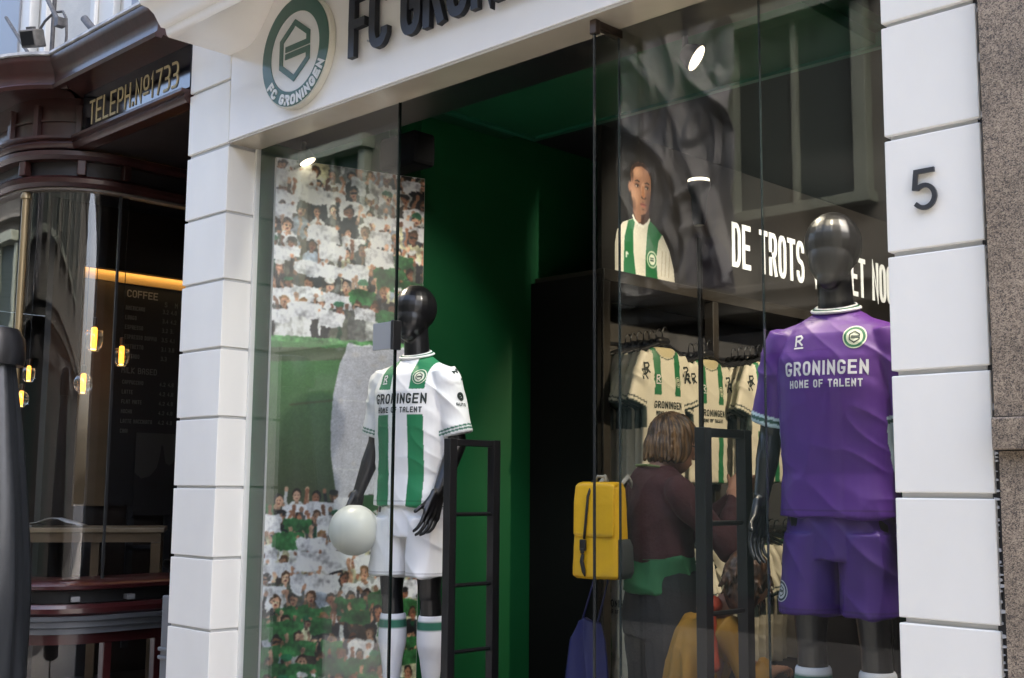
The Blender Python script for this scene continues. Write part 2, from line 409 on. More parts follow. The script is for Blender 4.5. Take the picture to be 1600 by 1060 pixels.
# ------------------------------------------------------------------ painted prints
class Canvas:
    def __init__(s, W, H, px, bgc=(0,0,0)):
        s.W, s.H, s.px = W, H, px; s.nx, s.ny = int(W/px)+1, int(H/px)+1
        s.X, s.Y = np.meshgrid(np.arange(s.nx)*px, np.arange(s.ny)*px)
        s.c = np.zeros((s.ny, s.nx, 3)); s.c[:] = bgc; s.mask = np.zeros((s.ny, s.nx), bool)
    def win(s, x0, x1, y0, y1):
        a = max(0, int(x0/s.px)); b = min(s.nx, int(x1/s.px)+2); c = max(0, int(y0/s.px)); d = min(s.ny, int(y1/s.px)+2)
        return (slice(c, d), slice(a, b)) if a < b and c < d else None
    def put(s, wn, m, col, n=0., a=1.):
        if wn is None: return
        k = np.array(col, float); sub = s.c[wn]
        v = np.ones(m.shape)
        if n > 0: v = 1+n*(rng.random(m.shape)-.5)
        new = k*v[..., None]; sub[m] = sub[m]*(1-a)+new[m]*a; s.mask[wn] |= m
    def poly(s, pts, col, n=0., shade=None, a=1.):
        xs = [p[0] for p in pts]; ys = [p[1] for p in pts]; wn = s.win(min(xs), max(xs), min(ys), max(ys))
        if wn is None: return
        X, Y = s.X[wn], s.Y[wn]; m = np.zeros(X.shape, bool); j = len(pts)-1
        for i in range(len(pts)):
            xi, yi = pts[i]; xj, yj = pts[j]
            if yi != yj: m ^= ((yi > Y) != (yj > Y)) & (X < (xj-xi)*(Y-yi)/(yj-yi)+xi)
            j = i
        s.put(wn, m, col, n, a)
        if shade:
            sub = s.c[wn]; f = 1+shade[0]*np.sin(X*shade[1]+Y*shade[2]+shade[3])*np.cos(Y*shade[1]*.6-X*shade[2]+shade[3]*2); sub[m] *= f[m][..., None]
    def el(s, cx, cy, rx, ry, col, n=0., a=1., soft=False):
        wn = s.win(cx-rx, cx+rx, cy-ry, cy+ry)
        if wn is None: return
        X, Y = s.X[wn], s.Y[wn]; d = ((X-cx)/rx)**2+((Y-cy)/ry)**2
        if soft:
            k = np.clip(1-d, 0, 1)[..., None]*a; s.c[wn] = s.c[wn]*(1-k)+np.array(col)*k; s.mask[wn] |= d < 1
        else: s.put(wn, d < 1, col, n, a)
    def line(s, a, b, w_, col, n=0.):
        d = np.array(b)-np.array(a); L = max(1e-6, np.hypot(*d)); q = np.array([-d[1], d[0]])/L*w_/2; a = np.array(a); b = np.array(b)
        s.poly([tuple(a+q), tuple(b+q), tuple(b-q), tuple(a-q)], col, n)
    def mesh(s, fn, masked=False):
        c = s.c; P = fn(s.X, s.Y).reshape(-1, 3)
        idx = np.arange(s.nx*s.ny).reshape(s.ny, s.nx)
        q = np.stack([idx[:-1, :-1], idx[:-1, 1:], idx[1:, 1:], idx[1:, :-1]], -1).reshape(-1, 4)
        if masked:
            m = s.mask.ravel(); q = q[m[q].all(1)]
            used = np.unique(q); mp_ = -np.ones(len(P), int); mp_[used] = np.arange(len(used)); P = P[used]; q = mp_[q]; colr = c.reshape(-1, 3)[used]
        else: colr = c.reshape(-1, 3)
        me = bpy.data.meshes.new('print'); me.vertices.add(len(P)); me.vertices.foreach_set('co', P.astype('f').ravel())
        me.loops.add(len(q)*4); me.loops.foreach_set('vertex_index', q.astype('i').ravel())
        me.polygons.add(len(q)); me.polygons.foreach_set('loop_start', np.arange(0, len(q)*4, 4, dtype='i')); me.polygons.foreach_set('loop_total', np.full(len(q), 4, 'i'))
        me.update(); me.validate(); colr = np.clip(colr/255., 0, 1); colr = np.where(colr <= .04045, colr/12.92, ((colr+.055)/1.055)**2.4)
        vcol(me, colr); return me
def sweep(prof, path, closed=False):
    """prof: (out, z) list, closed loop; path: (x,y) plan points; outward = right of travel"""
    P = [Vector((p[0], p[1], 0)) for p in path]; n = len(P); rings = []
    for i in range(n):
        da = (P[i]-P[i-1]).normalized() if i > 0 else None; db = (P[i+1]-P[i]).normalized() if i < n-1 else None
        da = da or db; db = db or da
        na = Vector((da.y, -da.x, 0)); nb = Vector((db.y, -db.x, 0)); m_ = (na+nb).normalized(); k = 1/max(.4, m_.dot(na))
        rings.append([P[i]+m_*(o_*k)+Vector((0, 0, z)) for o_, z in prof])
    return rings
def spot(name, label, loc, target, power, size, color=(1,.86,.66), blend=.6, r=.04, head=None, group='ceiling spotlights in the shop', ceil=3.56):
    """a spotlight: round head with a lit lens, a stem and its lamp"""
    t = thing(name, label, 'spotlight', loc, group=group)
    d = (Vector(target)-Vector(loc)).normalized(); q = d.to_track_quat('-Z', 'Y').to_matrix()
    hd = d if head is None else Vector(head).normalized(); qh = hd.to_track_quat('-Z', 'Y').to_matrix()
    MB().lathe([(.0,.06),(.02,.06),(.03,.055),(r+.006,.0),(r+.008,-.004),(r+.002,-.004),(r+.002,.004),(0,.004)], ax=qh, seg=28).build('lamp_housing', BLACKM, t, auto=40)
    MB().lathe([(0,.001),(r,.001),(r,-.003),(0,-.003)], ax=qh, seg=28).build('lens', mat('lit_lens', (.9,.8,.6), .4, emit=(1,.86,.58), estr=.55), t, auto=40)
    c = qh @ Vector((0, 0, .05)); MB().tube([tuple(c), (c.x, c.y, ceil-loc[2])], .012, 8).build('stem', BLACKM, t)
    L = bpy.data.lights.new('spot_light', 'SPOT'); L.energy = power*.32; L.spot_size = math.radians(size); L.spot_blend = blend; L.color = color; L.shadow_soft_size = r
    lo = bpy.data.objects.new('spot_light', L); COL.objects.link(lo); lo.parent = t; lo.rotation_euler = q.to_euler(); lo.location = hd*.02
    return t
# ================================================================== SETTING
J0 = 1.5862
def zk(k): return J0+.33*k
XL0, XL1, XR0, XR1 = -5.308, -4.931, -1.537, -1.265
GY = .165                                    # plane of the shop glass
brick = bpy.data.materials.new('street_brick'); brick.use_nodes = True
_t = brick.node_tree; _b = _t.nodes['Principled BSDF']; _c = _t.nodes.new('ShaderNodeTexCoord'); _k = _t.nodes.new('ShaderNodeTexBrick')
_k.inputs['Scale'].default_value = 5; _k.inputs['Color1'].default_value = (.25,.24,.22,1); _k.inputs['Color2'].default_value = (.32,.31,.29,1); _k.inputs['Mortar'].default_value = (.12,.115,.11,1); _k.inputs['Mortar Size'].default_value = .012
_t.links.new(_c.outputs['Object'], _k.inputs['Vector']); _t.links.new(_k.outputs[0], _b.inputs['Base Color']); _b.inputs['Roughness'].default_value = .8
struct(MB().add([(-80,-80,0),(80,-80,0),(80,80,0),(-80,80,0)], [(0,1,2,3)]).build('street_paving', brick))

struct(MB().add([(-80,-30,.004),(80,-30,.004),(80,-4.6,.004),(-80,-4.6,.004)], [(0,1,2,3)]).build('added_road', mat('dark_road', (.035,.035,.036), .7, var=.2)))  # unseen dark strip, added to darken the ground mirrored in the panes
shop = thing('shop_building', 'white painted shopfront building with block pillars, big glass front and dark green porch', 'building', (-3.2,0,0))
def sp(mb, name, m, **k):
    o = mb.build(name, m, None, **k); o.parent = shop; o.matrix_parent_inverse = Matrix.Translation((3.2,0,0)); return o
# block pillars: rusticated courses with sunk joints
def pillar(x0, x1, dep, z0, z1, edge):
    mb = MB(); k = -6
    while True:
        a, b = max(z0, zk(k)+.007), min(z1, zk(k+1)-.007)
        if b > z0+.01 and a < z1-.01: mb.box(x0, x1, 0, dep, a, b)
        k += 1
        if zk(k) > z1: break
    return mb
sp(pillar(XL0, XL1, GY+.0, 0, 3.25, 1), 'pillar', WHITE, bevel=.003)
sp(pillar(XL0, XL1-.003, GY+.0, 3.2505, 4.6, 1), 'pillar_head', WHITE, bevel=.004)
sp(pillar(XR0, XR1, .30, 0, 4.6, 0), 'pillar', WHITE, bevel=.0035)
sp(MB().box(XL0, XR1, .06, .9, 4.605, 10.5), 'upper_wall', mat('upper_brick', (.25,.2,.17), .8))  # unseen upper storeys, added so the street falls into shade
core = mat('joint_shadow_paint', (.55,.55,.54), .5)
sp(MB().box(XL0+.012, XL1-.012, .012, GY-.002, 0, 4.55), 'pillar_core', core); sp(MB().box(XR0+.014, XR1-.012, .014, .29, 0, 4.55), 'pillar_core', core)
# fascia, soffit, cornice
sp(MB().box(XL1, XR0+.001, .0, .155, 3.255, 4.4), 'fascia', FASC, bevel=.004)
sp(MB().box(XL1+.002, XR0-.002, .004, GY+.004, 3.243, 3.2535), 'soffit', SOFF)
prof = [(.0,3.69),(.33,3.69),(.34,3.70),(.345,3.73),(.36,3.735),(.37,3.76),(.385,3.80),(.405,3.83),(.43,3.845),(.44,3.87),(.44,3.95),(0,3.97)]
path = [(-4.955,-.0),(-4.955,-.001),(XR1+.1,-.001)]
mb = MB(); rgs = []
for X, cv_ in [(-4.955,0.),(-4.80,0.)]+[(-4.80+.40*i/12, .5-.5*math.cos(PI*i/12)) for i in range(1, 13)]+[(-3.0,1.),(XR1+.3,1.)]:
    inner = [(.0,.30),(.05,.298),(.10,.275),(.15,.235),(.20,.175),(.25,.10),(.30,.03)]
    pf_ = [(o_, 3.69+h_*cv_) for o_, h_ in inner]+prof[1:-1]+[(.2,4.05),(0,4.05)]
    rgs.append([Vector((X-(max(0, o_-.34) if X < -4.95 else 0), -o_-.001, z)) for o_, z in pf_])
mb.rings(rgs); sp(mb, 'cornice', FASC, auto=50)
# walls, floors and ceilings of the shop
sp(MB().box(-5.3, -4.925, GY+.008, 1.0, 0, 3.6), 'side_wall', GREENW)
sp(MB().box(-4.93, -4.66, 1.0, 6.9, 0, 3.6), 'side_wall', GREENW)
sp(MB().box(-5.2, 1.2, 7.0, 7.1, 0, 3.8).box(1.1, 1.2, .3, 7, 0, 3.8).box(XR1, 1.1, .3, .34, 0, 3.8), 'back_wall', BLACKM)
sp(MB().box(-4.66, 1.1, 1.62, 7.0, 3.60, 3.70).box(-4.925, -4.66, 1.0, 1.62, 3.6, 3.7).box(-2.3, 1.1, .9, 1.62, 3.6, 3.7), 'shop_ceiling', BLACKM)
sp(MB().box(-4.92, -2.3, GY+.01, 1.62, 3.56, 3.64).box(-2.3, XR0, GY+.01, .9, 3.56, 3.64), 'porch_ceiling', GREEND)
sp(MB().box(-4.37, -2.35, .88, 1.57, 3.505, 3.555), 'ceiling_panel', mat('green_ceiling_panel', (.007,.075,.031), .5), bevel=.004)
sp(MB().box(-4.40, -2.32, .85, .885, 3.49, 3.556).box(-4.40, -2.32, 1.565, 1.60, 3.49, 3.556).box(-4.40,-4.366,.885,1.565,3.49,3.556), 'ceiling_trim', mat('green_trim', (.012,.10,.055), .4))
sp(MB().box(-4.92, XR0+.02, GY+.04, .50, 3.29, 3.556), 'shutter_box', BLACKS, bevel=.005)
sp(MB().box(-4.92, XR0, GY+.0, GY+.016, 3.256, 3.30), 'glass_channel', mat('dark_green_channel', (.006,.03,.016), .3))
sp(MB().box(-4.92, 1.1, GY+.01, 7.0, .0, .15), 'shop_floor', mat('shop_floor_grey', (.05,.045,.04), .35, var=.2))
sp(MB().box(-4.92, XR0+.02, .012, GY+.008, 0, .55), 'plinth', BLACKS)
sp(MB().box(-4.918, -3.72, GY+.03, .95, .15, .60), 'display_platform', BLACKS, bevel=.006); sp(MB().box(-2.36, XR0+.05, GY+.03, .95, .15, .60), 'display_platform', BLACKS, bevel=.006)
# glass
gl = MB().box(-4.917, -3.853, GY, GY+.010, .56, 3.25); o = sp(gl, 'window_pane', GLASS); o['label'] = 'left display pane with a grey clamp on its edge'
e = sp(MB().box(-3.8525, -3.845, GY-.001, GY+.011, .56, 3.25), 'pane_edge', mat('glass_edge_dark', (.004,.008,.007), .15))
sp(MB().box(-2.63, -2.047, GY, GY+.010, .56, 3.25), 'window_pane', GLASS)
sp(MB().box(-2.043, XR0+.012, GY, GY+.010, .56, 3.25), 'window_pane', GLASS)
egl = mat('polished_glass_edge', (.03,.04,.04), .2)
sp(MB().box(-2.6325, -2.6305, GY-.001, GY+.011, .56, 3.25), 'pane_edge', egl)
sp(MB().box(-2.0461, -2.0441, GY-.0005, GY+.0105, .56, 3.25), 'pane_edge', egl)
sp(MB().box(-2.641, -2.633, .044, GY-.003, .2, 3.20), 'glass_fin', glass_mat('fin_glass', (.95,.97,.96), boost=.45))
sp(MB().box(-2.6405, -2.6335, .036, .0435, .2, 3.20), 'fin_edge', mat('fin_edge_grey', (.02,.022,.022), .12, coat=.3))
pf = sp(MB().box(-2.652, -2.622, .030, .055, 3.19, 3.242).box(-2.645, -2.625, .056, GY+.02, 3.21, 3.242), 'glass_bracket', BRONZE, bevel=.003)
sp(MB().box(-3.975, -3.848, .150, .1635, 2.172, 2.288), 'glass_clamp', ALU, bevel=.002)
sp(MB().box(-3.853, -3.835, .146, .19, 2.168, 2.292), 'clamp_hinge', BLACKS, bevel=.002)
sp(MB().box(-4.04, -3.80, .21, .34, 2.98, 3.13), 'door_closer', mat('closer_black', (.002,.002,.002), .85, spec=.05), bevel=.02)
sp(MB().box(XR0-.004, XR0+.012, GY-.01, GY-.001, .55, 3.25), 'edge_strip', BLACKM)
sp(MB().box(-4.9305, -4.9165, GY-.012, GY+.013, .55, 3.25), 'edge_strip', mat('white_bead', (.75,.75,.70), .4))
# round emblem sign on the fascia
sg = thing('round_sign', 'round green and white club emblem sign mounted on the cream fascia', 'sign', (-4.35,-.03,3.547))
R_ = .262
def rotx(q): return [(x, -y_, z) for x, z, y_ in q]
mb = MB(); mb.lathe([(0,-.028),(R_,-.028),(R_,.0),(R_-.004,.004),(0,.004)], ax=Matrix.Rotation(PI/2, 3, 'X'), seg=72); mb.build('backplate', mat('sign_cream', (.62,.60,.50), .35), sg, auto=40)
fs = lambda a, b, c: (a, -.0042-c, b)
SGREEN = mat('sign_green', (.028,.098,.068), .3, coat=.4); SWHITE = mat('sign_white', (.72,.72,.69), .4)
flat_strokes(MB(), [(0, disc_quads(0,0,.186,R_-.009,72))], fs, depth=.003).build('green_ring', SGREEN, sg)
flat_strokes(MB(), [(0, disc_quads(0,0,0,.184,72))], fs, depth=.001).build('white_disc', SWHITE, sg)
flat_strokes(MB(), [(0, emblem_strokes(0,.005,.205,.262,.026))], fs, depth=.005).build('emblem', SGREEN, sg)
st = arc_text('FC GRONINGEN', R_-.014, .048, .041, .0125, .0085, -PI/2+.08)
flat_strokes(MB(), st, fs, depth=.0055).build('lettering', SWHITE, sg)
# raised letters FC GRONINGEN
ls = thing('raised_shop_lettering', 'dark raised capital letters FC GRONINGEN on the cream fascia', 'lettering', (-3.955,-.001,3.412))
x = 0; LH, LW, LT = .285, .122, .040
for ch in 'FC GRONINGEN':
    if ch == ' ': x += .066; continue
    cw = LW*(.36 if ch == 'I' else 1)
    st, W = text2d(ch, LH, cw, LT, 0)
    m2 = MB(); flat_strokes(m2, st, lambda a, b, c: (x+a, -.012-c, b), depth=.026, mi=0, smi=1, lift=.0006)
    m2.build('letter', [LETTER, LETSIDE], ls)
    for bx in (.02, cw-.02): MB().tube([(x+bx, 0, .06), (x+bx, -.0125, .06)], .005, 6).build('standoff', STEEL, ls)
    x += cw+.017
# house number 5
hn = MB(); t5 = .0125; p5 = [(.060,.103),(.014,.103),(.009,.058)]+[(.036+.029*math.cos(math.radians(a)), .032+.031*math.sin(math.radians(a))) for a in range(128,-141,-12)]
flat_strokes(hn, [(0, ribbon(p5, t5))], lambda a, b, c: (-1.457+a, -.004-c, 2.36+b), depth=.008)
hn = hn.build('house_number', mat('number_grey', (.055,.058,.062), .4, metal=.4)); tag(hn, 'grey metal house number 5 on the right white pillar', 'house number')

# granite building to the right
gb = thing('granite_building', 'speckled brown granite wall with a thin ledge beside the white pillar', 'building', (-.2,0,0))
g1 = MB().box(-1.050, 3, -.02, .4, 1.788-0, 9).build('wall_slab', GRAN, gb)
g1.data.transform(Matrix.Translation((0,0,0)))
g2 = MB().box(-1.046, 3, -.012, .4, 0, 1.70).build('wall_slab', GRAN, gb)
g3 = MB().box(-1.053, 3, -.038, .4, 1.703, 1.785).build('ledge', GRAN, gb, bevel=.004)
# ragged mortar line between pillar and granite
mb = MB(); rr = random.Random(3)
mb.box(XR1-.01, -1.1, .012, .3, 0, 9)
mb.build('mortar_gap', JOINT, gb).location = (.2,0,0)
mb = MB(); z = .9
while z < 2.9:
    h = rr.uniform(.003, .014) if z < 1.7 else rr.uniform(.01,.06); wv = rr.uniform(.002, .013) if z < 1.7 else rr.uniform(.0005,.004)
    mb.add([(XR1-.006,.006,z),(XR1+wv,.008,z+h*.3),(XR1+wv*.8,.008,z+h*.8),(XR1-.006,.006,z+h),(XR1-.006,.03,z),(XR1+wv,.03,z+h*.3),(XR1+wv*.8,.03,z+h*.8),(XR1-.006,.03,z+h)],[(0,1,2,3),(4,7,6,5),(0,4,5,1),(1,5,6,2),(2,6,7,3),(3,7,4,0)]); z += h+rr.uniform(.001,.02)*(1 if z < 1.7 else 4)
mb.build('mortar_crumbs', mat('white_filler', (.62,.62,.62), .8), gb).location = (.2,0,0)

# ================================================================== CAFE
cafe = thing('cafe_building', 'dark mahogany cafe front with a curved glass bay and gilt sign band', 'building', (0,0,0))
BX, BY = -6.98, .28
def bay(rad, a0=-90, a1=0, n=22, left=-9.5, deep=1.6, front=None):
    """plan line from the street straight, round the quarter bay and into the recess; outward on the right of travel"""
    pts = [(left, BY-rad)] + [(BX+rad*math.cos(math.radians(a0+(a1-a0)*i/n)), BY+rad*math.sin(math.radians(a0+(a1-a0)*i/n))) for i in range(n+1)] + [(BX+rad, deep)]
    return pts
def trim(pts, ymax, xend):
    """follow the bay only until it meets the line y=ymax, then run along that line to xend"""
    out = [pts[0]]
    for a, b in zip(pts, pts[1:]):
        if b[1] > ymax and b[0] > BX:
            t_ = (ymax-a[1])/(b[1]-a[1]); out.append((a[0]+(b[0]-a[0])*t_, ymax)); break
        out.append(b)
    out.append((xend, ymax)); return out
XE = XL0-.003
fr = trim(bay(.50), 0., XE)                  # frieze line
# upper cornice above the frieze
prof = [(-.05,3.845),(.165,3.845),(.172,3.825),(.205,3.825),(.212,3.845),(.198,3.858),(.196,3.885),(.205,3.925),(.232,3.96),(.238,3.985),(.238,4.005),(-.05,4.006)]
MB().rings(sweep(prof, fr)).build('cornice', MAHOG, cafe, auto=35)
MB().rings(sweep([(-.3,4.007),(.245,4.007),(.25,4.012),(.245,4.03),(-.3,4.045)], fr)).build('lead_flashing', LEAD, cafe, auto=35)
# frieze boards + sign band
fb = [p for p in fr if p[0] < -6.5]
MB().rings(sweep([(-.08,3.60),(-.02,3.60),(-.02,3.8445),(-.08,3.8445)], fr)).build('frieze', MAHOG, cafe, auto=35)
MB().rings(sweep([(-.06,3.70),(-.008,3.70),(-.008,3.712),(-.06,3.712)], fb)).build('frieze_rail', MAHOG, cafe, auto=35)
for an in (-88, -62, -33):
    q = (BX+.50*math.cos(math.radians(an)), BY+.50*math.sin(math.radians(an)))
    MB().cbox((q[0], q[1], 3.70), (.035,.035,.19), Matrix.Rotation(math.radians(an), 3, 'Z')).build('frieze_stile', MAHOG, cafe, bevel=.004)
bandm = mat('black_glass_band', (.006,.007,.010), .12, coat=.6)
sb = MB().box(-6.50, XE, -.004, .016, 3.615, 3.8445).build('sign_band', bandm, cafe)
st, W = text2d('TELEPH.No1733', .142, .074, .0145, .0185)
st = [(k, [[(p[0]*1.0, p[1]) for p in q] for q in qs]) for k, qs in st]
# small raised o of No
sc = 0.985/W
mb = MB(); flat_strokes(mb, [(k, [[(p[0]*sc, p[1]) for p in q] for q in qs]) for k, qs in st], lambda a, b, c: (-6.41+a, -.0055-c, 3.643+b), depth=.002, lift=.0004)
mb.build('gilt_lettering', GOLD, sb)
prof = [(-.06,3.53),(.015,3.53),(.03,3.545),(.034,3.56),(.028,3.575),(.05,3.585),(.05,3.60),(-.06,3.602)]
MB().rings(sweep(prof, fr)).build('frieze_moulding', MAHOG, cafe, auto=35)
# soffit under the straight frieze
MB().box(-6.46, XE, .064, 1.9, 3.531, 3.594).build('porch_soffit', DARKW, cafe)
# bay crown rings
b_ = bay(.50)
prof = [(-.25,3.47),(.01,3.47),(.035,3.49),(.035,3.515),(.0,3.528),(-.25,3.528)]
MB().rings(sweep(prof, b_)).build('bay_moulding', MAHOG, cafe, auto=35)
MB().rings(sweep([(-.1,3.38),(-.05,3.38),(-.05,3.47),(-.1,3.47)], b_)).build('vent_board', DARKW, cafe, auto=35)
prof = [(-.1,3.315),(-.02,3.315),(.005,3.335),(.012,3.36),(-.01,3.378),(-.1,3.38)]
MB().rings(sweep(prof, b_)).build('bay_moulding', MAHOG, cafe, auto=35)
MB().rings(sweep([(-.1,3.300),(-.035,3.300),(-.035,3.313),(-.1,3.313)], b_)).build('glass_bead', mat('worn_bead', (.16,.14,.12), .4), cafe, auto=35)
for an in (-72, -30, 0):
    q = (BX+.485*math.cos(math.radians(an)), BY+.485*math.sin(math.radians(an)))
    MB().cbox((q[0], q[1], 3.425), (.05,.05,.088), Matrix.Rotation(math.radians(an), 3, 'Z')).build('dentil', MAHOG, cafe, bevel=.006)
# curved glass
gp = bay(.43, -78, 0, 26)[1:-1]
MB().rings(sweep([(.0,1.06),(.006,1.06),(.006,3.31),(.0,3.31)], gp)).build('curved_pane', GLASS2, cafe, auto=35)
MB().box(BX+.426, BX+.434, BY+.012, 1.58, 1.06, 3.31).build('window_pane', GLASS2, cafe)
MB().box(-9.4, -6.93, BY-.436, BY-.43, 1.06, 3.31).build('window_pane', GLASS2, cafe)
q = (BX+.44*math.cos(math.radians(-76)), BY+.44*math.sin(math.radians(-76)))
MB().tube([(q[0],q[1],1.05),(q[0],q[1],3.30)], .020, 14).lathe([(.03,0),(.03,.02),(.022,.04)], (q[0],q[1],3.26)).build('gilt_column', mat('gilt_column', (.28,.21,.11), .35, metal=.5), cafe, auto=40)
MB().box(BX+.424, BX+.437, BY-.004, BY+.010, 1.06, 3.31).build('glass_joint', mat('joint_grey', (.03,.03,.03), .3), cafe)
# sill, rails, base
b2 = bay(.47)
MB().rings(sweep([(-.25,1.0),(.045,1.0),(.075,1.012),(.08,1.03),(.06,1.045),(-.25,1.058)], b2)).build('window_sill', MAHOG2, cafe, auto=35)
MB().rings(sweep([(-.2,.93),(.0,.93),(.0,.998),(-.2,.998)], b2)).build('sill_recess', BLACKM, cafe, auto=35)
MB().rings(sweep([(-.2,.865),(.055,.865),(.07,.88),(.07,.905),(.05,.928),(-.2,.928)], b2)).build('lower_rail', MAHOG2, cafe, auto=35)
for an, yy in ((-20,None),(0,.42)):
    q = (BX+.50*math.cos(math.radians(an)), BY+.50*math.sin(math.radians(an))) if yy is None else (BX+.50, yy)
    MB().cbox((q[0], q[1], .955), (.05,.05,.03), Matrix.Rotation(math.radians(an), 3, 'Z')).build('sill_block', mat('worn_block', (.2,.2,.2), .5), cafe, bevel=.004)
MB().rings(sweep([(-.2,.76),(.01,.76),(.01,.79),(.04,.80),(.04,.83),(.075,.84),(.085,.862),(-.2,.8635)], b2)).build('base_cornice', GREYP, cafe, auto=35)
MB().rings(sweep([(-.1,.70),(-.02,.70),(-.02,.76),(-.1,.76)], b2)).build('cellar_frame', MAHOG2, cafe, auto=35)
MB().rings(sweep([(-.1,.0),(-.02,.0),(-.02,.18),(-.1,.18)], b2)).build('cellar_base', GREYP, cafe, auto=35)
for yy in (.30, .62): MB().box(BX+.40, BX+.455, yy, yy+.05, .18, .70).build('cellar_mullion', MAHOG2, cafe, bevel=.004)
MB().rings(sweep([(.0,.18),(.005,.18),(.005,.70),(.0,.70)], bay(.42)[1:])).build('cellar_glass', GLASS2, cafe, auto=35)
MB().box(BX+.42, BX+.48, .70, .80, 0, .76).box(BX+.44, BX+.50, .72, .78, .60, .70).build('base_pilaster', GREYP, cafe, bevel=.006)
pm = MB().box(-5.475, XE, .06, .40, 0, 1.05); pm.box(-5.44, XE, .09, .40, 1.052, 1.10); pm.box(-5.42, XE, .11, .38, 1.10, 3.56)
pm.box(-5.485, XE, .05, .40, .78, .80).box(-5.485, XE, .05, .40, .74, .76)
pm.build('grey_pilaster', GREYP, cafe, bevel=.006)
# dark interior
MB().box(-14, -5.45, 5.9, 6.0, 0, 3.594).box(-14.1, -14, -.12, 6, 0, 3.594).box(-14, -5.45, .06, 6.0, 3.595, 3.64).box(-14, -9.6, -.12, -.06, 0, 3.594).box(-5.46, -5.36, .4, 6, 0, 3.56).build('inner_wall', DARKW, cafe)
MB().box(-9.5, -5.45, BY+.5, 5.9, .3, .34).build('cafe_floor', DARKW, cafe)
MB().box(-6.6, -5.46, .05, 1.9, .10, .14).build('porch_step', GREYP, cafe)
MB().box(-7.75, -7.66, .4, 2.6, .34, 3.5).build('partition_wall', mat('brown_partition', (.020,.014,.010), .6, var=.3), cafe)
MB().box(-7.655, -7.64, .62, .68, 1.0, 3.0).box(-7.655,-7.64,1.0,1.05,.5,2.2).box(-7.655,-7.64,1.28,1.33,.5,2.2).box(-7.655,-7.64,1.0,1.33,1.55,1.58).box(-7.655,-7.64,1.0,1.33,1.15,1.18).build('panel_frame', mat('slate_trim', (.03,.032,.036), .5), cafe)
# cream upper storey
MB().box(-14, XL0+.35, .16, .5, 4.02, 10).build('upper_wall', CREAMB, cafe)
for x0, x1 in ((-8.6,-7.55), (-6.26,-5.2)):
    wn = MB().box(x0, x1, .09, .159, 4.06, 6.0).build('window_frame', CREAMW, cafe, bevel=.01)
    MB().box(x0+.13, x1-.13, .075, .088, 4.2, 5.9).build('window_glass', mat('sky_window', (.20,.21,.22), .45, coat=.1), wn)
MB().box(-7.40,-7.32,.10,.159,4.05,6).box(-6.72,-6.42,.11,.159,4.05,6).box(-6.66,-6.60,.08,.109,4.05,6).build('wall_pilaster', CREAMW, cafe, bevel=.008)
# building on to the left end, seen past the gilt column
# pipes and fixtures on the cornice
pipe = mat('weathered_pipe', (.10,.095,.09), .6, metal=.4, var=.4, vscale=30)
tag(MB().tube([(-6.93,-.02,4.0),(-6.93,-.02,6.2)], .013, 12).build('drain_pipe', pipe), 'thin dark vertical pipe running up the cream wall', 'pipe')
sl = thing('security_lamp', 'weathered grey box lamp on a curved arm above the cafe cornice', 'lamp', (-6.86,-.17,4.235))
rot = Matrix.Rotation(.5, 3, 'Z') @ Matrix.Rotation(.35, 3, 'X')
MB().cbox((0,0,0), (.105,.10,.105), rot).build('lamp_housing', mat('weathered_box', (.13,.12,.105), .6, var=.4, vscale=18), sl, bevel=.008)
MB().cbox(tuple(rot@Vector((0,-.052,0))), (.085,.005,.08), rot).build('lamp_glass', BLACKS, sl)
MB().cbox((-.03,.0,.065), (.04,.04,.03), rot).build('cable_gland', pipe, sl)
MB().tube([(.03,.02,.04),(.04,.05,.11),(.10,.08,.16),(.17,.10,.15),(.22,.10,.09),(.235,.10,-.02),(.215,.10,-.16),(.23,.10,-.20)], .008, 10).build('curved_arm', pipe, sl, smooth=True)
tag(MB().tube([(-7.45,-.10,4.55),(-6.95,-.12,4.13),(-6.90,-.12,4.03)], .011, 10).build('stay_rod', pipe), 'dark diagonal stay rod left of the box lamp', 'rod')
tag(MB().tube([(-7.05,-.1,4.72),(-6.62,-.12,4.28)], .014, 10).cbox((-6.61,-.12,4.28),(.05,.05,.05)).build('stay_rod', pipe), 'thicker grey stay rod running down to the cornice corner', 'rod')
tag(MB().tube([(-6.255,-.14,4.20),(-6.10,-.10,4.04),(-6.09,-.09,4.02)], .022, 14).tube([(-6.05,-.10,4.0),(-6.05,-.10,4.085)], .010, 8).build('conduit_stub', pipe, smooth=True), 'short cut-off metal tube leaning out over the cafe cornice', 'tube')

